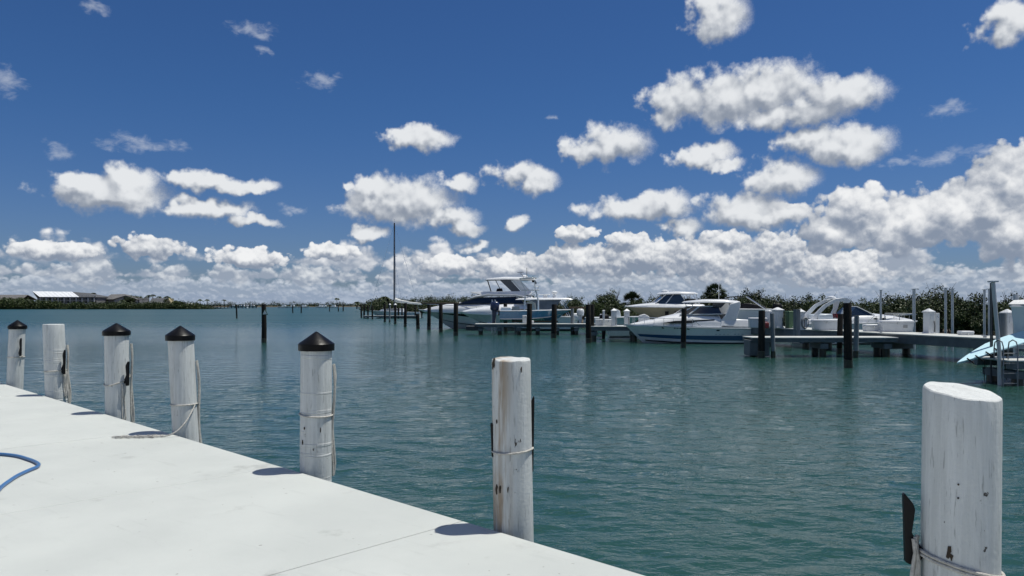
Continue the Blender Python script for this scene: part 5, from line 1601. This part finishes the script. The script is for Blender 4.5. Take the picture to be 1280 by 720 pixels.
for px, y, s, lb in ((160, 352, 1.5, 'dark round tree right of the gabled house'), (168, 356, 1.6, 'dark tree between gabled and dark roofed houses'), (175, 358, 1.5, 'dark tree left of dark roofed house'), (128, 362, 1.5, 'dark tree left of the gabled house'), (27, 338, 1.3, 'tree at the left gable of the white roofed house'), (70, 336, 0.8, 'bush in front of the white roofed house balconies'), (213, 362, 1.3, 'dark tree behind the tan gable')):
    o = thing('broadleaf_tree', lb, 'tree', (sx(px, y), y, 0.8), px * 0.3); o.scale = (s * 1.2, s * 1.2, s)
    link('crown', KINDS[3][0], o); link('trunk', KINDS[3][1], o)

# ---------------------------------------------------------------- houses on the left shore
ROOFM = mat('sheet_metal_roof', (0.80, 0.81, 0.82), 0.35, 0.0, var=0.05)
ROOFG = mat('grey_shingle', (0.085, 0.088, 0.095), 0.85, var=0.3, vscale=1.0)
ROOFB = mat('brown_grey_shingle', (0.15, 0.145, 0.145), 0.85, var=0.3, vscale=1.0)
WALLG = mat('grey_siding', (0.20, 0.20, 0.21), 0.8, var=0.15, vscale=0.5)
WALLP = mat('pale_siding', (0.38, 0.37, 0.36), 0.8, var=0.1, vscale=0.5)
WALLT = mat('tan_siding', (0.44, 0.37, 0.22), 0.8, var=0.1, vscale=0.5)
TRIM = mat('white_trim', (0.62, 0.62, 0.61), 0.6)
PANE = mat('house_glass', (0.015, 0.018, 0.022), 0.1)


def roof_slab(poly, th, m, parent, name='roof'):
    """poly: list of corners; slab of thickness th below."""
    n = len(poly)
    vs = [tuple(p) for p in poly] + [(p[0], p[1], p[2] - th) for p in poly]
    return MB().add(vs, [tuple(range(n)), tuple(range(2 * n - 1, n - 1, -1))] + [(i, (i + 1) % n, (i + 1) % n + n, i + n) for i in range(n)]).build(name, m, parent, smooth=0)


y0 = 344.0
h = thing('waterfront_house', 'two storey waterfront house with bright white metal roof and balconies', 'house', (sx(78, y0), y0, 0))
def hx(px, d=0): return sx(px, y0 + d) - sx(78, y0)
def hz_(py): return sz(py, y0)
zb, ze, zr = 1.2, hz_(371), hz_(363.6)
x0, x1, x2, x3 = hx(31), hx(50), hx(99), hx(118)
MB().add([(x0, 9, zb), (x1, 1.8, zb), (x3, 1.8, zb), (x3, 15, zb), (x0, 15, zb), (x0, 9, ze - .3), (x1, 1.8, ze - .1), (x3, 1.8, ze - .1), (x3, 15, ze - .1), (x0, 15, ze - .3)],
         [(0, 1, 6, 5), (1, 2, 7, 6), (2, 3, 8, 7), (3, 4, 9, 8), (4, 0, 5, 9)]).build('wall', WALLG, h, smooth=0)
rl, rr_ = hx(40.5, 9), hx(90, 9)
rf = roof_slab([(x1, -0.3, ze), (x2 + 0.2, -0.3, ze - 0.05), (rr_, 9.0, zr - 0.25), (rl, 9.0, zr)], 0.15, ROOFM, h, 'metal_roof')
for k in range(9):
    f = (k + 0.5) / 9
    p = Vector((x1 + (x2 - x1) * f, -0.28, ze + 0.03)); q = Vector((rl + (rr_ - rl) * f, 9, zr + 0.0 - 0.22 * f + 0.03))
    MB().tube([p, q], 0.05, 4).build('seam', ROOFM, rf)
roof_slab([(x1 - 0.02, -0.3, ze - 0.03), (rl, 9.0, zr - 0.02), (x0 - 0.4, 9.5, ze - 0.35)], 0.15, ROOFG, h, 'hip_roof')
roof_slab([(x0 - 0.4, 9.5, ze - 0.35), (rl, 9.0, zr - 0.02), (rr_, 9.0, zr - 0.27), (x3 + .4, 16, ze - 0.2), (x0 - 0.4, 16, ze - 0.2)], 0.15, ROOFG, h, 'rear_roof')
roof_slab([(x2 + 0.2, -0.3, ze - 0.08), (x3 + 0.5, -0.3, ze - 0.1), (hx(112, 9), 9.0, zr - 0.9), (rr_, 9.0, zr - 0.28)], 0.15, ROOFG, h, 'shingle_roof')
roof_slab([(x3 + 0.5, -0.3, ze - 0.12), (x3 + 0.5, 16, ze - 0.12), (hx(112, 9), 9.0, zr - 0.92)], 0.15, ROOFG, h, 'hip_roof')
for lvl in (0, 1):
    zf = zb + 1.3 + lvl * (ze - zb - 1.4) * 0.52
    MB().box(((x1 + x3) / 2, 0.8, zf), (x3 - x1, 1.8, 0.18)).build('balcony_floor', TRIM, h)
    MB().box(((x1 + x3) / 2, 0.0, zf + 0.95), (x3 - x1, 0.08, 0.08)).build('balcony_rail', WALLP, h)
    nb = 9
    for k in range(nb):
        xx = x1 + (x3 - x1) * (k + 0.5) / nb
        w_ = MB().box((xx, 1.74, zf + 1.1), (2.3, 0.1, 1.9)).build('window', TRIM, h)
        for q in (-0.55, 0.55): MB().box((xx + q, 1.68, zf + 1.1), (0.95, 0.06, 1.7)).build('pane', PANE, w_)
for k in range(10):
    xx = x1 + 0.1 + (x3 - x1 - 0.2) * k / 9
    MB().box((xx, 0.0, (zb + ze) / 2 - 0.2), (0.28, 0.28, ze - zb - 0.4)).build('porch_post', TRIM, h)

y0b = 352.0
h = thing('waterfront_house', 'grey hipped roof house with pale gable wall facing the bay', 'house', (sx(150, y0b), y0b, 0))
def hx2(px, d=0): return sx(px, y0b + d) - sx(150, y0b)
ze, zr, zb = sz(372.6, y0b), sz(367.3, y0b), 1.0
xa, xb_, xc, xd = hx2(128), hx2(143), hx2(171), hx2(139, 6)
MB().box(((xa + xc) / 2 + 1, 6.5, (zb + ze) / 2), (xc - xa - 1.5, 9, ze - zb)).build('wall', WALLG, h)
gw = MB().add([(xb_, 0, zb), (xc - .4, 0, zb), (xc - .4, 0, ze - .7), ((xb_ + xc) / 2 + .4, 0, zr - 1.0), (xb_, 0, ze - .7), (xb_, 2.1, zb), (xc - .4, 2.1, zb), (xc - .4, 2.1, ze - .7), ((xb_ + xc) / 2 + .4, 2.1, zr - 1.0), (xb_, 2.1, ze - .7)],
              [(0, 1, 2, 3, 4), (9, 8, 7, 6, 5), (0, 5, 6, 1), (1, 6, 7, 2), (2, 7, 8, 3), (3, 8, 9, 4), (4, 9, 5, 0)]).build('gable_wall', WALLP, h, smooth=0)
for k in range(4):
    w_ = MB().box((xb_ + 1.3 + k * 2.2, -0.04, zb + 0.95), (1.7, 0.08, 1.1)).build('window', TRIM, h)
    MB().box((xb_ + 1.3 + k * 2.2, -0.09, zb + 0.95), (1.4, 0.03, 0.85)).build('pane', mat('bright_shade', (0.5, 0.5, 0.5), 0.5), w_)
mid = ((xb_ + xc) / 2 + .4, -0.5, zr - 0.75)
roof_slab([(xa - .6, 2, ze - .5), (xb_ - .4, -0.5, ze - .55), mid, (hx2(156, 6), 6, zr), (xd, 6, zr - .15)], 0.15, ROOFB, h, 'roof')
roof_slab([mid, (xc + .3, -0.5, ze - .55), (xc + .3, 8, ze - .5), (hx2(156, 6), 6, zr)], 0.15, ROOFB, h, 'roof')
roof_slab([(xa - .6, 2, ze - .52), (xd, 6, zr - .17), (xa - .6, 11.5, ze - .5)], 0.15, ROOFB, h, 'roof')
roof_slab([(xd, 6, zr - .17), (hx2(156, 6), 6, zr - .02), (xc + .3, 8, ze - .52), (xc + .3, 11.5, ze - .5), (xa - .6, 11.5, ze - .52)], 0.15, ROOFB, h, 'rear_roof')

y0c = 360.0
h = thing('waterfront_house', 'dark roofed house with tan gable end', 'house', (sx(200, y0c), y0c, 0))
def hx3(px, d=0): return sx(px, y0c + d) - sx(200, y0c)
ze, zr, zb = sz(378.5, y0c), sz(372.5, y0c), 0.9
MB().box((hx3(201), 5, (zb + ze) / 2), (hx3(214) - hx3(188), 9, ze - zb)).build('wall', WALLG, h)
roof_slab([(hx3(186), 0, ze), (hx3(211), 0, ze), (hx3(207, 5), 5, zr), (hx3(190, 5), 5, zr)], 0.15, ROOFG, h, 'roof')
roof_slab([(hx3(190, 5), 5, zr - .01), (hx3(207, 5), 5, zr - .01), (hx3(215), 10, ze), (hx3(186), 10, ze)], 0.15, ROOFG, h, 'rear_roof')
MB().plate([(hx3(208), zb), (hx3(214.5), zb), (hx3(214.5), ze - .3), (hx3(211), zr - .2), (hx3(207.5), ze + .3)], -0.3, 4.0).build('gable_end', WALLT, h)
for k in range(3):
    w_ = MB().box((hx3(191 + k * 6), 0.44, zb + 1.2), (1.3, 0.1, 1.0)).build('window', TRIM, h); MB().box((hx3(191 + k * 6), 0.38, zb + 1.2), (1.05, 0.04, 0.8)).build('pane', PANE, w_)
h = thing('waterfront_house', 'low grey roofed house cut off by the left edge', 'house', (sx(8, 350), 350, 0))
ze, zr = sz(374, 350), sz(368.2, 350)
MB().box((0, 6, (ze + 1) / 2), (12, 9, ze - 1)).build('wall', WALLG, h)
roof_slab([(-9, 0, ze - .2), (7, 0, ze - .2), (6.2, 6, zr), (-9, 6, zr)], 0.2, ROOFB, h)
roof_slab([(-9, 6, zr - .02), (6.2, 6, zr - .02), (7, 12, ze - .2), (-9, 12, ze - .2)], 0.2, ROOFB, h, 'rear_roof')
for k in range(3):
    w_ = MB().box((-4 + k * 3.4, 1.46, 2.6), (1.4, 0.1, 1.1)).build('window', TRIM, h); MB().box((-4 + k * 3.4, 1.40, 2.6), (1.1, 0.04, 0.85)).build('pane', PANE, w_)
h = thing('boat_shed', 'low pale sloping roof at the tip of the left shore', 'shed', (sx(236, 372), 372, 0))
roof_slab([(-9, 0, sz(378.3, 372)), (-2, 0, sz(378.5, 372)), (5, 0, sz(382.0, 372)), (5, 5, sz(382.0, 372)), (-2, 5, sz(378.5, 372)), (-9, 5, sz(378.3, 372))], 0.2, mat('pale_roof', (0.42, 0.44, 0.40), 0.6), h)
MB().box((-3, 2.6, 1.3), (10, 4, 1.8)).build('wall', WALLP, h)

# ---------------------------------------------------------------- long low pier and far boats
pr = thing('long_pier', 'long dark low pier at the tip of the left shore', 'pier', (sx(246, 395), 395, 0))
Lp = sx(326, 405) - sx(246, 395)
MB().box((Lp / 2, 4, 1.15), (Lp, 2.0, 0.35)).build('deck', DARKWOOD, pr)
MB().box((Lp / 2, 3.2, 1.9), (Lp, 0.1, 0.1)).build('handrail', DARKWOOD, pr)
for k in range(17):
    MB().box((Lp * k / 16, 3.2, 0.7), (0.3, 0.3, 2.5)).build('post', DARKWOOD, pr)
gg = random.Random(8)
far_lab = ['leftmost', 'second', 'third', 'fourth', 'fifth', 'sixth', 'seventh', 'eighth', 'ninth', 'tenth', 'rightmost']
for k, (px, y, L) in enumerate(((292, 430, 5), (300, 440, 6), (304, 430, 5), (310, 442, 5), (316, 440, 6), (355, 450, 7), (366, 455, 6), (380, 450, 7), (401, 440, 6), (406, 440, 5), (417, 430, 6))):
    b = thing('moored_boat', '%s of the tiny white boats moored before the far tree line' % far_lab[k], 'boat', (sx(px, y), y, 0), gg.choice((0, math.pi)), 'tiny boats before the far tree line')
    H = Hull(L, 2.0, 0.8, 1.1, 0.05, 0.5, 0.3, 0.8)
    H.hull(WHITE, b)
    MB().slab([(L * .2, 1.0, .6), (L * .1, 1.7, .6), (-L * .15, 1.8, .6), (-L * .2, 0.8, .7)]).build('cabin', WHITE, b)
